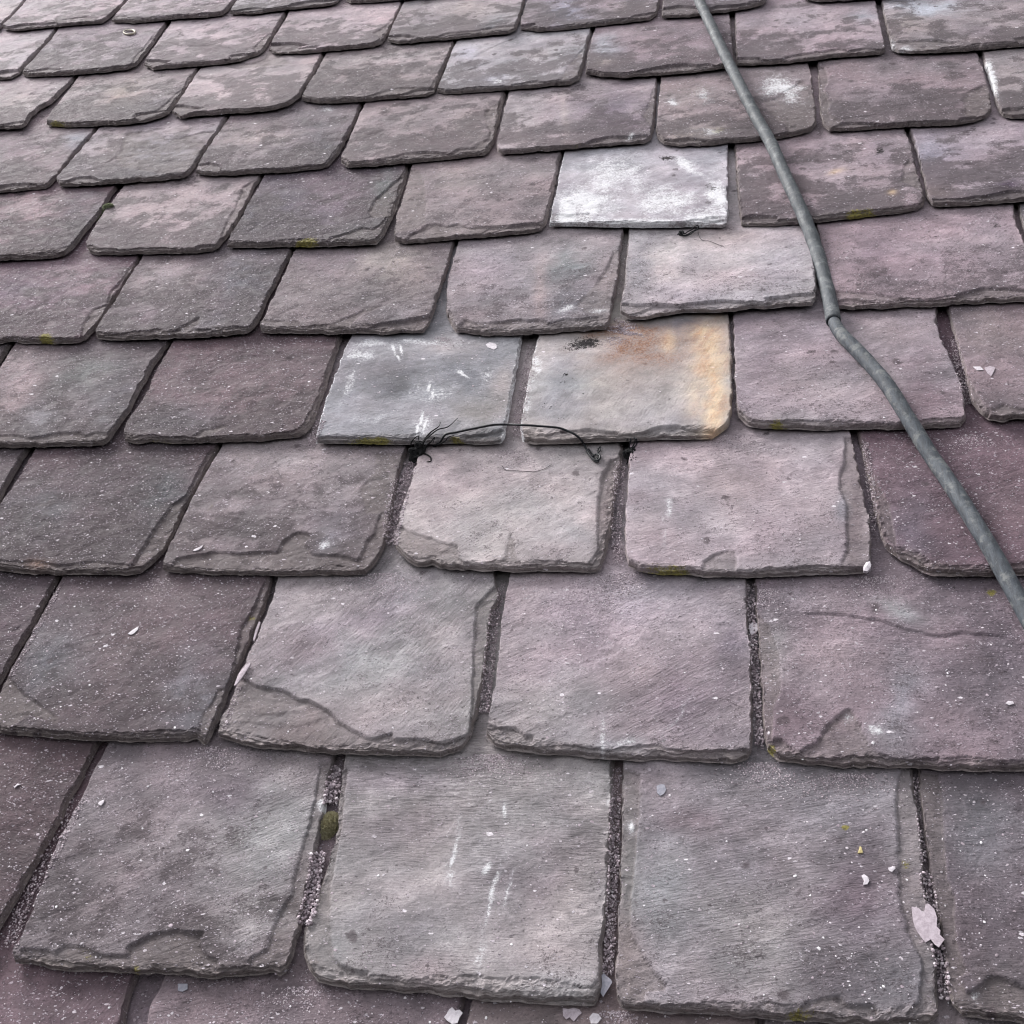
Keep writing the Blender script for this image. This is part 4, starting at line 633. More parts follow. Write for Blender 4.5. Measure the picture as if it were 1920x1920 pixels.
# slates seen in the photograph
def P2(s): return [tuple(float(v) for v in q.split(',')) for q in s.split()]
PART_LABEL = {'6e': 'square-cut slate crusted white', '4e': 'square-cut slate with a rust stain and an orange right edge',
              '4d': 'square-cut blue-grey slate with white scratches', '7h': 'slate with a white lichen crust along its left edge'}
EXT = {}                                              # course -> [leftmost u, rightmost u]
for ln in TRACE.strip().split('\n'):
    key, l, b, r = ln.split('|'); c = int(key[:-1]); a = zb(c)
    lp, bp_, rp = (unproj(P2(q), a, SLOPE) for q in (l, b, r))
    lp = np.vstack([bp_[:1], lp[::-1]]); rp = np.vstack([bp_[-1:], rp])
    ex = EXT.setdefault(c, [9, -9]); ex[0] = min(ex[0], lp[:, 0].mean()); ex[1] = max(ex[1], rp[:, 0].mean())
    res = (0.0012, 0.0020, 0.014) if c <= 3 else (0.0015, 0.0026, 0.014) if c <= 6 else (0.0018, 0.0034, 0.014)
    if c == 0 : res = (0.0022, 0.004, 0.018)
    so = build_slate(key, c, lp, bp_, rp, LOOK[key], c * 97 + ord(key[-1]) * 31, res)
    if key in PART_LABEL: so['label'] = PART_LABEL[key]
# and the ones beyond the frame, laid on in the same courses
UMIN, UMAX = -1.55, 2.15
def filler(c, u0, u1):
    y = VC(c) + RNG.uniform(-.004, .004); n = 7
    bp_ = np.array([[u0 + (u1 - u0) * i / n, y + RNG.uniform(-.003, .003) + (.008 * RNG.random() if i in (0, n) else 0)] for i in range(n + 1)])
    yy = np.linspace(y, y + GA * 1.1, 5)
    lp = np.c_[u0 + np.array([0] + [RNG.uniform(-.002, .003) for _ in range(4)]), yy]; rp = np.c_[u1 + np.array([0] + [RNG.uniform(-.003, .002) for _ in range(4)]), yy]
    lp[0] = bp_[0]; rp[0] = bp_[-1]
    L_ = RNG.uniform(118, 152); look = (L_ + 4, L_ - 7, L_, RNG.uniform(.3, .8), RNG.uniform(.2, .6), RNG.uniform(.2, .6))
    build_slate('x', c, lp, bp_, rp, look, RNG.randint(1, 9999), (0.008, 0.022, 0.010))
_u0 = float(unproj([(288, 1850)], 0)[0][0]) - .15; EXT[-1] = [_u0, _u0 - .008]      # the course under the lowest joint in view
for c in range(-1, 14):
    ex = EXT.get(c)
    def fill(u, lim, sgn):
        while (lim - u) * sgn > 0.02:
            w = RNG.uniform(.275, .325); g = RNG.uniform(.006, .012)
            a_, b_ = (u + g, u + g + w) if sgn > 0 else (u - g - w, u - g)
            filler(c, a_, b_); u = b_ if sgn > 0 else a_
    if ex: fill(ex[0], UMIN, -1); fill(ex[1], UMAX, 1)
    else: fill(UMIN + (.15 if c % 2 else 0), UMAX, 1)
# boards under the slates
bd, tt = nodes('sawn_boards'); nn = N(tt)
pb = nn('BsdfPrincipled', None, Base_Color=nn.mix(nn.noise(nn('TexCoord').outputs['Object'], 20.0, 5.0), rgb(58, 48, 42), rgb(84, 70, 60)), Roughness=.85)
tt.links.new(pb.outputs[0], nn('OutputMaterial').inputs[0])
def slab(x0, x1, y0, y1):
    z = lambda y, d: -TK * 2.35 - d
    V = [(x, y, z(y, d)) for d in (0, .022) for (x, y) in ((x0, y0), (x1, y0), (x1, y1), (x0, y1))]
    F = [(0, 1, 2, 3), (7, 6, 5, 4), (0, 4, 5, 1), (1, 5, 6, 2), (2, 6, 7, 3), (3, 7, 4, 0)]
    return mesh_np('roof_boards', np.array(V), np.array(F), bd, False)
o = bpy.data.objects.new('roof_boards', slab(UMIN - .3, UMAX + .3, VC(-1) - .05, VC(14) + .6)); link(o, roof, Matrix())
# ---------------------------------------------------------------- looking up points on the finished slates
bpy.context.view_layer.update()
DG = bpy.context.evaluated_depsgraph_get()
CAMP = ROOF @ Vector((0, 0, SZ)); RI = ROOF.inverted()
def cast_px(x, y):
    """roof-frame point of the slate seen at a picture point"""
    r = rays([(x, y)])[0]; d = (ROOF.to_3x3() @ Vector(r)).normalized()
    ok, loc, nor, _, _, _ = SC.ray_cast(DG, CAMP, d)
    if not ok: q = unproj([(x, y)], 0)[0]; return Vector((q[0], q[1], 0)), Vector((0, 0, 1))
    return RI @ loc, (RI.to_3x3() @ nor).normalized()
def cast_uv(u, v):
    ok, loc, nor, _, _, _ = SC.ray_cast(DG, ROOF @ Vector((u, v, .2)), ROOF.to_3x3() @ Vector((0, 0, -1)))
    return (RI @ loc, (RI.to_3x3() @ nor).normalized()) if ok else (Vector((u, v, 0)), Vector((0, 0, 1)))

def simple_mat(name, a, b, scale, rough=.8, bump=.0, spec=.35, c3=None, det=6.0):
    m, t = nodes(name); n = N(t); co = n('TexCoord').outputs['Object']
    f = n.noise(co, scale, det, 0.68, 0.3)
    c = n.mix(n.rng(f, 0.32, 0.68), rgb(*a), rgb(*b))
    if c3: c = n.mix(n.rng(n.noise(co, scale * 3.1, 4.0, .7), 0.52, 0.66), c, rgb(*c3))
    kw = {}
    if bump: kw['Normal'] = n('Bump', None, Strength=.7, Distance=bump, Height=n.noise(co, scale * 2.3, 5.0, .7)).outputs[0]
    p = n('BsdfPrincipled', None, Base_Color=c, Roughness=rough, **kw); p.inputs['Specular IOR Level'].default_value = spec
    t.links.new(p.outputs[0], n('OutputMaterial').inputs[0]); return m

def catmull(P, step):
    P = [Vector(p) for p in P]; P = [P[0] * 2 - P[1]] + P + [P[-1] * 2 - P[-2]]; out = []
    for i in range(1, len(P) - 2):
        a, b, c, d = P[i - 1:i + 3]; n = max(2, int((c - b).length / step))
        for k in range(n):
            t = k / n
            out.append(.5 * ((2 * b) + (c - a) * t + (2 * a - 5 * b + 4 * c - d) * t * t + (3 * b - a - 3 * c + d) * t ** 3))
    out.append(P[-2]); return out
def tube(P, R, seg=10, cap=True, wob=0.0, sd=0):
    """swept tube as arrays; R a number or one radius per point"""
    n = len(P); R = [R] * n if not hasattr(R, '__len__') else R; V = []; F = []
    up = Vector((0, 0, 1)); T0 = (P[1] - P[0]).normalized()
    nrm = up.cross(T0); nrm = nrm.normalized() if nrm.length > 1e-4 else Vector((1, 0, 0))
    for i in range(n):
        T = (P[min(i + 1, n - 1)] - P[max(i - 1, 0)]).normalized()
        nrm = (nrm - T * nrm.dot(T)).normalized(); bi = T.cross(nrm)
        for k in range(seg):
            a = 2 * math.pi * k / seg; r = R[i]
            if wob: r *= 1 + wob * (float(vn(np.array([i * .21]), np.array([k * 3.1 % 7.0]), sd)[0]) - .5)
            V.append(P[i] + (nrm * math.cos(a) + bi * math.sin(a)) * r)
    for i in range(n - 1):
        for k in range(seg):
            a, b = i * seg + k, i * seg + (k + 1) % seg; F.append((a, b, b + seg, a + seg))
    if cap:
        for i, fl in ((0, 1), (n - 1, 0)):
            V.append(P[i]); c = len(V) - 1
            for k in range(seg):
                a, b = i * seg + k, i * seg + (k + 1) % seg
                F.append((c, b, a, a) if fl else (c, a, b, b))
    return V, F
def join(parts):
    V, F = [], []
    for v, f in parts:
        o = len(V); V += [tuple(p) for p in v]; F += [tuple(i + o for i in q) for q in f]
    return V, F
def pobj(name, V, F, mat, parent=None, origin=(0, 0, 0), smooth=True):
    o0 = Vector(origin)
    F = [q if len(set(q)) == len(q) else tuple(dict.fromkeys(q)) for q in F]
    me = bpy.data.meshes.new(name); me.from_pydata([tuple(Vector(v) - o0) for v in V], [], F); me.materials.append(mat)
    me.polygons.foreach_set('use_smooth', [smooth] * len(F)); me.update()
    o = bpy.data.objects.new(name, me)
    if parent: COL.objects.link(o); o.parent = parent
    else: link(o, None, Matrix.Translation(o0))
    return o
def holder(name, origin):
    o = bpy.data.objects.new(name, None); o.empty_display_size = .02; link(o, None, Matrix.Translation(Vector(origin))); return o

# ---------------------------------------------------------------- the grey cable with its cut end
CB = [(1296,-30),(1311,2),(1330,42),(1360,105),(1395,175),(1421,225),(1445,268),(1467,318),(1491,370),(1513,420),(1531,470),(1545,520),(1556,565),(1563,603)]
CB2 = [(1560,590),(1566,609),(1580,630),(1603,653),(1632,684),(1662,720),(1691,765),(1717,808),(1747,857),(1780,904),(1812,955),(1849,1015),(1882,1073),(1920,1143),(1962,1222),(2020,1330)]
def over(pxs, r):
    z = [cast_px(x, y)[0] for x, y in pxs]; out = []
    for i, (x, y) in enumerate(pxs):
        k = range(max(0, i - 1), min(len(pxs), i + 2))
        h = sum(z[j].z for j in k) / len(k) + .0004
        q = unproj([(x, y)], h + r)[0]; out.append(Vector((q[0], q[1], h + r)))
    return out
def cable_material(name, a, b, c3):
    m, t = nodes(name); n = N(t); co = n('TexCoord').outputs['Object']
    mp = n('Mapping', None, Vector=co, Rotation=(0, 0, math.radians(-22)), Scale=(1.0, .22, 1.0)).outputs[0]
    f = n.noise(mp, 190.0, 6.0, 0.7, 0.4); g = n.noise(co, 60.0, 6.0, .7); h = n.noise(co, 420.0, 3.0, .7)
    c = n.mix(n.rng(f, 0.34, 0.66), rgb(*a), rgb(*b))
    c = n.mix(n.rng(g, 0.48, 0.66, 0, .75), c, rgb(*c3)); c = n.mix(n.rng(h, 0.54, 0.68, 0, .5), c, rgb(58, 62, 66)); c = n.mix(n.rng(n.noise(mp, 420.0, 4.0, .8), 0.60, 0.70, 0, .35), c, rgb(150, 153, 152))
    hh = n.math('ADD', n.math('MULTIPLY', f, 1.0), n.math('MULTIPLY', h, .5))
    p = n('BsdfPrincipled', None, Base_Color=c, Roughness=n.rng(f, .3, .7, .58, .8), Normal=n('Bump', None, Strength=.6, Distance=.0006, Height=hh).outputs[0])
    p.inputs['Specular IOR Level'].default_value = .3
    t.links.new(p.outputs[0], n('OutputMaterial').inputs[0]); return m
m1 = cable_material('weathered_sheath', (60, 64, 69), (92, 96, 101), (124, 127, 129))
m2 = cable_material('worn_core', (56, 60, 67), (88, 93, 100), (124, 126, 126))
r1_, r2_ = .0118, .0108
pa = over(CB, r1_); pb_ = over(CB2, r2_); pa = catmull(pa, .006); pb_ = catmull(pb_, .006)
org = pb_[2]
cab = holder('cable', org)
tag(cab, 'thick weathered grey cable snaking down the slates, its sheath cut open at a kink', 'cable')
V, F = tube(pa, [r1_ * (1 + .05 * math.sin(i * .7) * (vn(np.array([i * .3]), np.array([0.]), 4)[0])) for i in range(len(pa))], 26, False, .05, 3)
# the cut end: the sheath's wall turns inward so the slit shows its thickness
seg = 26; n0 = len(V) - seg; T = (pa[-1] - pa[-2]).normalized(); c_ = pa[-1]
for k in range(seg): V.append(c_ + (V[n0 + k] - c_) * .82)
for k in range(seg): V.append(c_ - T * .02 + (V[n0 + k] - c_) * .80)
for lay in (0, 1):
    for k in range(seg): a, b = n0 + lay * seg + k, n0 + lay * seg + (k + 1) % seg; F.append((a, b, b + seg, a + seg))
pobj('sheath', V, F, m1, cab, org)
rad = [r2_ * (.74 if i < 3 else .86 if i < 5 else .95 if i < 8 else 1.0) for i in range(len(pb_))]
V, F = tube(pb_, rad, 26, True, .06, 9); pobj('core', V, F, m2, cab, org)

# ---------------------------------------------------------------- black wires
M_WIRE = simple_mat('black_wire', (14, 15, 19), (30, 33, 40), 300, .5, 0, .3)
M_TAR = simple_mat('black_fibre', (12, 12, 14), (30, 30, 33), 300, .8)
def lifted(pts):                          # (x, y, height above the slate in mm)
    out = []
    for x, y, h in pts:
        p, _ = cast_px(x, y); q = unproj([(x, y)], p.z + h / 1000)[0]; out.append(Vector((q[0], q[1], p.z + h / 1000)))
    return out
def curl(cx, cy, rad_px, n, thick, h0, h1, seed, turns=1.6):
    R_ = random.Random(seed); parts = []
    zc = max(cast_px(cx + i * 5, cy + j * 5)[0].z for i in (-3, -1, 1, 3) for j in (-3, 0, 2)) - .003; q = unproj([(cx, cy)], zc)[0]; c0 = Vector((q[0], q[1], zc)); s = rad_px / 1300.0
    for i in range(n):
        a0 = R_.uniform(0, 6.3); tl = R_.uniform(-.9, .9); r = s * R_.uniform(.5, 1.15); pts = []
        ox, oy = R_.uniform(-.5, .5) * s, R_.uniform(-.5, .5) * s; el = R_.uniform(.35, .9)
        for k in range(9):
            a = a0 + turns * 2 * math.pi * k / 8 * R_.uniform(.9, 1.1)
            pts.append(Vector((c0.x + ox + r * math.cos(a), c0.y + oy + r * math.sin(a) * el, c0.z + (h0 + (h1 - h0) * (.5 + .5 * math.sin(a + tl))) / 1000)))
        parts.append(tube(catmull(pts, .0012), thick / 1000 * R_.uniform(.7, 1.2), 6))
    return parts
wire = [(812,836,2),(824,830,3),(833,817,5),(840,813,7),(858,810,9),(886,804,11),(923,797,13),(949,796,13),(981,797,13),(1012,799,12),(1046,802,11),(1064,808,10),(1077,814,9),(1088,823,7),(1094,832,6),(1101,845,4),(1108,856,3),(1116,863,3),(1123,862,4),(1125,855,4),(1118,852,3),(1111,856,2)]
loop = [(1104,842,2),(1110,850,2),(1117,858,2),(1122,866,3),(1112,863,2),(1106,852,1),(1101,844,3)]
loop2 = [(1121,860,2),(1120,851,4),(1125,845,5),(1126,838,4),(1122,842,3),(1120,850,2)]
w0 = cast_px(790, 838)[0]
wt_ = holder('binding_wire', w0)
tag(wt_, 'black wire rising from a tangled knot, thickened for the shade in the gap between two slates, and arching to a small loop', 'wire')
parts = [tube(catmull(lifted(wire), .0015), .0017, 8), tube(catmull(lifted(loop), .0012), .0011, 6), tube(catmull(lifted(loop2), .0012), .001, 6)]
V, F = join(parts); pobj('strand', V, F, M_WIRE, wt_, w0)
parts = curl(781, 846, 11, 15, 1.3, -6, 3, 5) + curl(784, 836, 7, 6, 1.0, -1, 5, 8, 1.2) + curl(779, 853, 8, 16, 1.8, -8, 0, 21)  # tangled strands, thickened into a dark mass standing for the gap's shade
for st in ([(772,842,3),(771,830,6),(779,820,8),(785,818,7),(783,830,5)], [(790,846,2),(793,832,7),(800,822,9),(808,816,10),(813,812,9)], [(796,845,1),(800,836,6),(808,828,8),(815,820,9),(812,830,5)],
           [(786,834,4),(800,822,6),(820,806,5),(840,800,4),(858,784,2)], [(792,830,5),(806,812,6),(822,800,4),(826,792,2)], [(795,850,1),(806,856,1),(808,864,1),(800,866,1)], [(815,836,2),(826,832,4),(836,826,5),(840,820,6),(852,816,5)]):
    q_ = catmull(lifted(st), .0015); parts.append(tube(q_, [.0017 * (1 - .7 * i / len(q_)) for i in range(len(q_))], 6))
V, F = join(parts); pobj('knot', V, F, M_TAR, wt_, w0)

w0 = cast_px(1180, 846)[0]; wt_ = holder('wire_tuft', w0)
tag(wt_, 'small black tuft of wire ends curling over the tail of the orange-stained slate', 'wire')
parts = curl(1178, 850, 8, 18, 1.3, -5, 3, 31)
V, F = join(parts); pobj('knot', V, F, M_TAR, wt_, w0)
parts = []
for st in ([(1176,846,0),(1172,838,5),(1174,828,6),(1176,824,5)], [(1178,846,0),(1180,836,6),(1183,824,8),(1181,822,7)], [(1182,846,0),(1188,834,5),(1191,824,7),(1188,820,6)], [(1184,844,0),(1194,832,4),(1193,822,5)], [(1176,850,0),(1178,862,0),(1174,872,-1)], [(1180,850,0),(1174,840,3),(1168,834,2)]):
    parts.append(tube(catmull(lifted(st), .0012), .0012, 6))
V, F = join(parts); pobj('strand', V, F, M_WIRE, wt_, w0)

w0 = cast_px(1288, 437)[0]; wt_ = holder('wire_hook', w0)
tag(wt_, 'little black twisted wire hook under the tail of the white-crusted slate', 'wire')
hk = [(1270,440,0),(1276,436,3),(1284,438,4),(1290,434,6),(1298,430,7),(1303,424,8),(1308,423,9),(1310,427,8),(1306,431,7),(1298,434,5),(1290,439,4),(1281,441,3),(1277,437,3),(1280,433,4)]
V, F = join([tube(catmull(lifted(hk), .0015), .0011, 7), tube(catmull(lifted([(1274,441,1),(1282,442,2),(1290,441,3),(1299,436,5),(1306,428,6)]), .0015), .001, 6)] + curl(1279, 438, 6, 4, .7, 0, 4, 12))
pobj('hook', V, F, M_WIRE, wt_, w0)
V, F = tube(catmull(lifted([(1309,426,8),(1309,436,4),(1313,447,2),(1320,451,1),(1330,452,2),(1345,458,2),(1357,462,1)]), .0015), .0004, 5)
pobj('thread', V, F, M_WIRE, wt_, w0)
w0 = cast_px(975, 882)[0]
V, F = tube(catmull(lifted([(941,873,1),(948,881,1),(960,882,1),(976,883,1),(1000,884,1),(1018,880,1),(1034,871,1)]), .0015), .00035, 5)
tag(pobj('thread', V, F, M_WIRE, None, w0), 'hair-thin dark thread lying on the pale slate below the arching wire', 'thread')

# ---------------------------------------------------------------- moss
M_MOSS = simple_mat('moss', (158, 152, 124), (204, 198, 170), 500, .95, 0, .1, (214, 208, 176))
M_MOSS2 = simple_mat('moss_green', (150, 158, 132), (200, 206, 180), 500, .95, 0, .1, (212, 216, 190))
def moss(name, cushions, mat, label, seed):
    R_ = random.Random(seed); w0 = cast_px(cushions[0][0], cushions[0][1])[0]; h = holder(name, w0); tag(h, label, 'moss')
    for x, y, a, b, hh, an, cnt in cushions:
        c, _ = cast_px(x, y); c = c + Vector((0, 0, -.001)); an = math.radians(an); V, F = [], []
        ca, sa = math.cos(an), math.sin(an)
        ns, nr_ = 22, 8
        for i in range(nr_ + 1):
            t = i / nr_ * math.pi / 2
            for k in range(ns):
                f = 2 * math.pi * k / ns; j = 1 + .22 * (R_.random() - .5)
                x_, y_ = a * math.cos(t) * math.cos(f) * j, b * math.cos(t) * math.sin(f) * j
                V.append(c + Vector((x_ * ca - y_ * sa, x_ * sa + y_ * ca, hh * math.sin(t) * .8 * j)))
        for i in range(nr_):
            for k in range(ns): p, q = i * ns + k, i * ns + (k + 1) % ns; F.append((p, q, q + ns, p + ns))
        for i in range(cnt):
            f = R_.uniform(0, 6.283); t = math.acos(R_.random() ** .6) 
            rr = math.sin(t)
            x_, y_ = a * rr * math.cos(f), b * rr * math.sin(f); z_ = hh * math.cos(t) * .8
            p = c + Vector((x_ * ca - y_ * sa, x_ * sa + y_ * ca, z_))
            nr1 = Vector((math.cos(f) * rr, math.sin(f) * rr, math.cos(t) + .3)).normalized()
            d = (nr1 + Vector((R_.uniform(-.7, .7), R_.uniform(-.7, .7), R_.uniform(-.3, .5)))).normalized(); s = d.cross(Vector((R_.random(), R_.random(), R_.random()))).normalized()
            L_ = R_.uniform(.0020, .0046); w_ = R_.uniform(.0004, .0008); o = len(V)
            V += [p - s * w_, p + s * w_, p + d * L_ * .6 + s * w_ * .8, p + d * L_]; F.append((o, o + 1, o + 2, o + 3))
        pobj('cushion', V, F, mat, h, w0, False)
moss('moss_clump', [(617,1550,.011,.0165,.011,-4,3600)], M_MOSS, 'olive-brown moss cushion in the joint between two big slates near the bottom', 3)
moss('moss_clump', [(192,401,.010,.008,.008,20,1000), (203,388,.011,.006,.007,10,900), (184,412,.007,.006,.006,30,600)], M_MOSS2, 'row of small green moss cushions in a joint at the upper left', 4)

# ---------------------------------------------------------------- single flakes, chips and pebbles big enough to point at
def chip(name, outline, th, mat, label, cat, lift=.4, bend=0.0):
    P = [cast_px(x, y)[0] for x, y in outline]; c = sum(P, Vector()) / len(P)
    hs_ = sorted(p.z + SLOPE * (p.y - c.y) for p in P); zz = hs_[int(len(hs_) * .7)]
    pts = []
    for (x, y) in outline:
        q = unproj([(x, y)], zz + SLOPE * c.y + lift / 1000, SLOPE)[0]; pts.append(Vector((q[0], q[1], zz - SLOPE * (q[1] - c.y) + lift / 1000)))
    c = sum(pts, Vector()) / len(pts) - Vector((0, 0, lift / 1000))
    n = len(pts); V = [p for p in pts] + [p + Vector((0, 0, th / 1000)) for p in pts] + [c + Vector((0, 0, lift / 1000)), c + Vector((0, 0, (lift + th * 1.3) / 1000))]
    V[2 * n].z = min(V[2 * n].z, V[2 * n + 1].z)
    V[2 * n + 1].z = max(V[2 * n + 1].z, sum(p.z for p in pts) / n + th / 1000)
    F = []
    for i in range(n):
        j = (i + 1) % n; F += [(i, j, n + j, n + i), (2 * n, j, i), (2 * n + 1, n + i, n + j)]
    o = pobj(name, V, F, mat, None, c, False); tag(o, label, cat); return o
M_WH = simple_mat('white_flake', (196, 188, 196), (224, 218, 224), 200, .7, .0003)
M_PK = simple_mat('pink_flake', (164, 151, 160), (196, 184, 193), 260, .75, .0003)
M_BL = simple_mat('blue_grey_chip', (138, 138, 150), (164, 162, 174), 200, .7, .0003)
M_YE = simple_mat('yellow_chip', (190, 172, 120), (214, 200, 150), 200, .7, .0003)
chip('lichen_flake', [(1709,1701),(1722,1703),(1728,1709),(1733,1710),(1735,1697),(1742,1696),(1752,1706),(1757,1722),(1756,1738),(1763,1745),(1762,1754),(1771,1762),(1760,1777),(1752,1771),(1745,1762),(1735,1768),(1727,1758),(1718,1745),(1712,1728)], 1.0, M_PK, 'big ragged pinkish-white flake in the joint near the lower right corner', 'flake', .8)
chip('lichen_flake', [(840,1897),(838,1902),(833,1908),(838,1914),(848,1921),(858,1919),(862,1908),(868,1900),(862,1894),(854,1896),(848,1889),(845,1892)], 1.2, M_WH, 'cream ragged flake at the bottom edge left of a narrow dark joint', 'flake', .5)
chip('lichen_flake', [(1055,1890),(1056,1905),(1062,1912),(1068,1908),(1076,1916),(1084,1906),(1091,1900),(1086,1893),(1076,1890),(1066,1893)], 1.0, M_PK, 'pale flake poking out below the grey-green slate at the bottom', 'flake', .5)
chip('lichen_flake', [(1105,1908),(1112,1900),(1122,1902),(1128,1910),(1120,1920),(1108,1920)], 1.2, M_WH, 'small rounded pale flake at the very bottom beside the ragged one', 'flake', .5)
chip('stone_chip', [(1128,1830),(1132,1826),(1146,1838),(1148,1843),(1140,1856),(1131,1870),(1126,1862),(1129,1848)], 1.2, M_BL, 'blue-grey splinter in the sandy joint at the bottom centre', 'stone chip', 1.0)
chip('lichen_flake', [(1615,1643),(1620,1640),(1627,1645),(1630,1652),(1626,1659),(1618,1660),(1620,1652)], 1.2, M_WH, 'bright white curled flake on the big slate at the lower right', 'flake', .5)
chip('lichen_flake', [(1665,1628),(1677,1625),(1679,1629),(1672,1636),(1667,1633)], 1.0, M_WH, 'triangular white flake right of the curled one on the big slate', 'flake', .5)
chip('stone_chip', [(1612,1588),(1615,1590),(1618,1600),(1608,1601)], 1.6, M_YE, 'tiny yellowish triangular chip on the big slate at the lower right', 'stone chip', .3)
chip('stone_chip', [(1231,1474),(1240,1471),(1246,1472),(1249,1481),(1245,1489),(1238,1493),(1232,1487)], .8, M_BL, 'lilac-grey round chip near the head of the big slate right of the centre joint', 'stone chip', .4)
chip('lichen_flake', [(240,1189),(246,1184),(252,1180),(260,1175),(259,1181),(252,1188),(246,1191)], 1.0, M_WH, 'bright white elongated flake in the middle of the dark slate at the left', 'flake', .4)
chip('lichen_flake', [(362,1033),(366,1030),(376,1026),(381,1022),(378,1028),(372,1032),(366,1034)], 1.0, M_WH, 'white sliver near the tail of the brown-spotted slate left of centre', 'flake', .4)
chip('lichen_flake', [(184,1507),(188,1503),(196,1500),(195,1505),(190,1511),(186,1510)], 1.0, M_WH, 'white flake near the head of the bottom left slate', 'flake', .4)
chip('lichen_flake', [(334,1845),(352,1845),(352,1855),(346,1858),(342,1860),(334,1858)], .8, M_BL, 'square grey-white flake under the tail of the bottom left slate', 'flake', .3)
chip('lichen_flake', [(1824,688),(1838,688),(1844,694),(1832,695)], .8, M_WH, 'long white flake on the pinkish slate at the right edge', 'flake', .4)
chip('lichen_flake', [(1846,690),(1856,687),(1866,690),(1862,700),(1858,706),(1851,700)], .8, M_PK, 'heart-shaped pink flake on the pinkish slate at the right edge', 'flake', .4)
chip('wood_splinter', [(486,1166),(489,1168),(484,1184),(477,1204),(475,1200),(480,1180)], 1.5, M_PK, 'upper pale splinter caught in the dark joint left of centre', 'splinter', 3.0, 1)
chip('wood_splinter', [(469,1243),(470,1247),(458,1266),(444,1285),(439,1287),(448,1264),(460,1250)], 1.5, M_PK, 'lower pale splinter caught in the dark joint left of centre', 'splinter', 3.0, 1)
chip('lichen_flake', [(27,1476),(33,1470),(40,1471),(33,1474),(28,1478)], 1.0, M_WH, 'thin white crescent flake on the darkest slate at the lower left edge', 'flake', .4)
chip('lichen_flake', [(911,646),(918,642),(930,645),(932,652),(926,656),(914,651)], .5, M_WH, 'round white patch of crust near the head of the blue-grey slate', 'flake', .2)
chip('lichen_flake', [(1618,1068),(1624,1057),(1631,1056),(1633,1066),(1626,1075),(1619,1074)], 4.0, M_WH, 'round whitish lichen pad on the lower right corner of a pink slate', 'lichen', .2)
chip('lichen_flake', [(1885,1320),(1890,1315),(1899,1316),(1901,1320),(1892,1323),(1888,1321)], 1.0, M_WH, 'bow-shaped white flake on the dark purple right part of a wide slate', 'flake', .4)
chip('lichen_flake', [(1404,1176),(1410,1170),(1424,1172),(1427,1176),(1418,1188),(1408,1194),(1406,1186)], 3.0, M_WH, 'pale flat chip stuck in the pebbly joint right of centre', 'stone chip', 2.0)
# a ring-shaped snail-like curl at the upper left
M_RG = simple_mat('dry_curl', (186, 176, 158), (222, 214, 200), 200, .6)
pts = [cast_px(243 + 11 * math.cos(a), 62 + 4.2 * math.sin(a))[0] + Vector((0, 0, .003)) for a in [i / 14 * 6.283 for i in range(14)]]
c0 = sum(pts, Vector()) / 14; V, F = tube(catmull(pts + [pts[0]], .002), [.0022 + .0008 * math.sin(i * .15) for i in range(len(catmull(pts + [pts[0]], .002)))], 8)
tag(pobj('dried_curl', V, F, M_RG, None, c0), 'small cream dried ring lying on a slate at the upper left', 'dried curl')

# ---------------------------------------------------------------- grit in the joints and crumbs scattered over the slates
ICO_V = []; ph = (1 + 5 ** .5) / 2
for s1 in (-1, 1):
    for s2 in (-1, 1): ICO_V += [(0, s1, s2 * ph), (s1, s2 * ph, 0), (s2 * ph, 0, s1)]
ICO_V = np.array(ICO_V) / math.sqrt(1 + ph * ph)
from itertools import combinations
_e = min(np.linalg.norm(ICO_V[0] - v) for v in ICO_V[1:])
ICO_F = []
for t3 in combinations(range(12), 3):
    a, b, c = (ICO_V[i] for i in t3)
    if max(np.linalg.norm(a - b), np.linalg.norm(b - c), np.linalg.norm(a - c)) < _e * 1.1:
        ICO_F.append(t3 if np.dot(np.cross(b - a, c - a), a + b + c) > 0 else (t3[0], t3[2], t3[1]))
ICO_F = np.array(ICO_F)
NR = np.random.RandomState(11)
def pebbles(name, spots, mat, label, cat, flat=.7):
    """spots: (point, size)"""
    Vs, Fs, Cs = [], [], []; o = 0
    for (p, s) in spots:
        v = ICO_V * (1 + NR.uniform(-.28, .28, (12, 1))) * s * np.array([NR.uniform(.7, 1.3), NR.uniform(.7, 1.3), flat * NR.uniform(.6, 1.1)])
        a = NR.uniform(0, 6.28); ca, sa = math.cos(a), math.sin(a)
        v = np.c_[v[:, 0] * ca - v[:, 1] * sa, v[:, 0] * sa + v[:, 1] * ca, v[:, 2]]
        Vs.append(v + np.array(p) + [0, 0, s * flat * .35]); Fs.append(ICO_F + o); o += 12
        Cs.append(np.full((12, 1), NR.rand()))
    V = np.vstack(Vs); me = mesh_np(name, V, np.vstack(Fs), mat, False, {'tint': np.repeat(np.vstack(Cs), 3, 1)})
    ob = bpy.data.objects.new(name, me); link(ob, None, Matrix()); tag(ob, label, cat, None, 'stuff'); return ob
def grit_material(name, cols):
    m, t = nodes(name); n = N(t); f = n('SeparateColor', None, Color=n('Attribute', {'attribute_name': 'tint'}).outputs['Color']).outputs[0]
    r = n('ValToRGB', None, Fac=f); el = r.color_ramp.elements; r.color_ramp.interpolation = 'CONSTANT'
    for i, c in enumerate(cols):
        e = el[i] if i < 2 else el.new(i / len(cols)); e.position = i / len(cols); e.color = rgb(*c)
    p = n('BsdfPrincipled', None, Base_Color=r.outputs[0], Roughness=.85); t.links.new(p.outputs[0], n('OutputMaterial').inputs[0]); return m
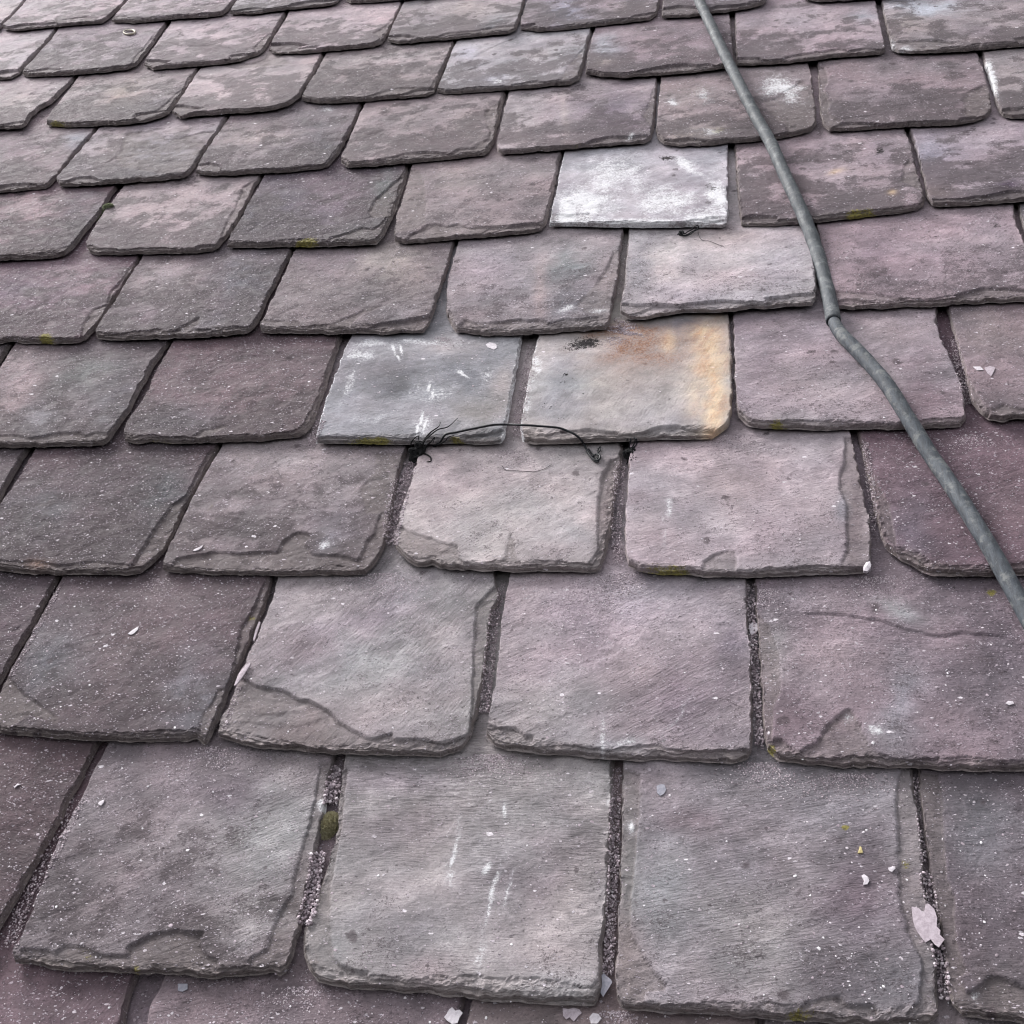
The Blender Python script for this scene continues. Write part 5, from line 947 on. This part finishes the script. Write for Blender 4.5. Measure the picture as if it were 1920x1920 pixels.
M_GR = grit_material('grit', [(150, 137, 144), (168, 154, 162), (182, 168, 176), (194, 180, 188), (124, 113, 119), (214, 204, 210)])
def along(poly, n, width, smin, smax, sink=0.0):
    n = int(n * 2.3) if n > 40 else n; smax = smax * 1.25; width = width * (1.25 if n > 40 else 1)
    poly = np.array(poly, float); out = []
    d = np.r_[0, np.cumsum(np.hypot(*(poly[1:] - poly[:-1]).T))]
    for i in range(n):
        q = NR.uniform(0, d[-1]); x = np.interp(q, d, poly[:, 0]) + NR.uniform(-1, 1) * width; y = np.interp(q, d, poly[:, 1]) + NR.uniform(-2, 2)
        if abs(x - 615) < 26 and abs(y - 1558) < 46: continue
        p, nr = cast_px(x, y); zj = max(cast_px(x - 26, y)[0].z, cast_px(x + 26, y)[0].z); out.append((tuple(p + Vector((0, 0, -sink + (NR.uniform(0, .0065) if n > 200 and p.z < zj - .004 else 0)))), NR.uniform(smin, smax) / 1000))
    return out
J = []
J += along([(1154,1500),(1152,1600),(1147,1700),(1143,1780),(1140,1830)], 620, 8, .35, 1.1)
J += along([(1408,1100),(1410,1170),(1416,1250),(1420,1330),(1424,1400)], 420, 6, .4, 1.3); J += along([(1410,1170),(1416,1262),(1420,1330)], 22, 4, 1.6, 2.9)
J += along([(930,1150),(920,1220),(914,1290),(908,1340)], 420, 8, .35, 1.0); J += along([(1162,870),(1160,940),(1156,1000),(1160,1060)], 380, 8, .35, .9)
J += along([(1622,830),(1630,900),(1638,960),(1634,1000)], 260, 6, .35, 1.0); J += along([(632,1440),(620,1500),(600,1590),(588,1650),(575,1720)], 330, 8, .4, 1.3); J += along([(632,1440),(622,1480)], 10, 6, 2, 3.2)
J += along([(1735,1640),(1745,1690),(1760,1790),(1768,1830),(1772,1880)], 260, 9, .4, 1.4); J += along([(740,900),(728,960),(722,1010)], 130, 6, .35, .9); J += along([(1790,640),(1800,700),(1815,760)], 260, 7, .35, 1.0)
J += along([(150,1500),(100,1600),(40,1720),(20,1780)], 260, 10, .35, 1.1); J += along([(604,790),(590,820),(584,838)], 120, 6, .4, .9); J += along([(1535,540),(1540,570)], 70, 6, .35, .8); J += along([(420,1370),(440,1310),(470,1240)], 60, 4, .4, 1.0)
J += along([(1168,600),(1180,615),(1150,618),(1190,628)], 420, 14, .3, .9)
J += along([(112,1100),(70,1180),(20,1270)], 110, 4, .4, 1.0); J += along([(943,1090),(936,1140)], 60, 5, .4, .9); J += along([(1155,1440),(1153,1500)], 60, 7, .4, 1.0); J += along([(1716,1460),(1724,1540),(1733,1620)], 120, 4, .35, .9); J += along([(60,860),(10,945)], 40, 4, .35, .8)
J += along([(628,1470),(612,1560),(598,1620),(584,1690),(572,1735)], 420, 11, .7, 1.7, -.002)
J += along([(772,870),(762,900),(752,940),(742,985),(733,1025)], 420, 9, .5, 1.3, .0005); J += along([(1000,650),(990,700),(978,760),(970,820)], 240, 8, .4, 1.0, .0005); J += along([(1370,610),(1374,700),(1380,780)], 120, 3, .35, .8)
J += along([(1172,450),(1168,500),(1163,560)], 90, 5, .4, .9, .001); J += along([(850,480),(835,540),(815,610)], 60, 4, .35, .8)
pebbles('grit', J, M_GR, 'coarse pinkish-grey grit packed into the joints between the lower slates', 'grit', .8)
# fans of sand washed out below the joints
S = []
def fan(x, y, wx_, wy_, n, smin=.25, smax=.75, lean=0.0):
    smin, smax = smin * 1.3, smax * 1.35
    for i in range(int(n * 1.4)):
        t = abs(NR.normal(0, .55)); px_, py_ = x + NR.normal(0, .42) * wx_ * (.35 + t) + lean * t * wx_, y + t * wy_
        p, nr = cast_px(px_, py_)
        if nr.z > .75: S.append((tuple(p), NR.uniform(smin, smax) / 1000))
fan(1155,1075,150,110,1500,lean=-.35); fan(715,1075,170,80,1100,.25,.7,-.4); fan(920,1415,140,50,650); fan(1425,1430,120,50,420); fan(400,1400,110,50,420); fan(560,1850,120,50,300); fan(1160,1895,60,30,200)
fan(1645,1080,110,50,420); fan(960,845,90,40,280); fan(1380,815,120,50,520); fan(1590,1450,160,40,500); fan(1820,815,80,40,220); fan(1150,632,50,20,180); fan(830,632,40,24,140); fan(300,1085,60,40,220); fan(1440,1105,70,40,260)
pebbles('sand', S, M_GR, 'fine pinkish sand washed out in fans below the joints', 'sand', .6)
# pale crumbs and flakes scattered thinly everywhere
K = []
M_CR = grit_material('pale_crumbs', [(206, 196, 204), (186, 172, 182), (222, 214, 220), (168, 154, 162), (232, 228, 232)])
for i in range(3600):
    x = NR.uniform(-20, 1940); y = 1920 - (1920 - 380) * NR.uniform(0, 1) ** 1.25
    dn = .9 if x < 560 else .35 if x < 1300 else .8
    if 930 < x < 1380 and 440 < y < 1060: dn = .15
    if NR.uniform() > dn: continue
    p, nr = cast_px(x, y)
    if nr.z < .7: continue
    K.append((tuple(p), (.35 + .9 * NR.uniform() ** 3.2) / 1000 if NR.uniform() < .93 else NR.uniform(1.1, 1.9) / 1000))
pebbles('crumbs', K, M_CR, 'pale crumbs and flecks scattered thinly over the slates', 'crumbs', .32)
B_ = []
for (x, y, r, n) in ((1095,643,26,160),(1068,655,8,20),(1060,702,5,22),(1055,716,5,12),(1093,738,2,3),(1030,760,14,8),(1050,785,10,5),(1218,826,3,4),(1182,858,12,30)):
    for i in range(n):
        a = NR.uniform(0, 6.28); q = math.sqrt(NR.uniform()) * r
        p, nr = cast_px(x + q * math.cos(a) * 1.1, y + q * math.sin(a) * .45); B_.append((tuple(p), NR.uniform(.3, 1.0) / 1000))
M_BK = grit_material('black_crumbs', [(34, 30, 32), (48, 42, 44), (26, 24, 26)])
pebbles('dirt', B_, M_BK, 'black crumbly dirt near the head of the orange-stained slate', 'dirt', .7)
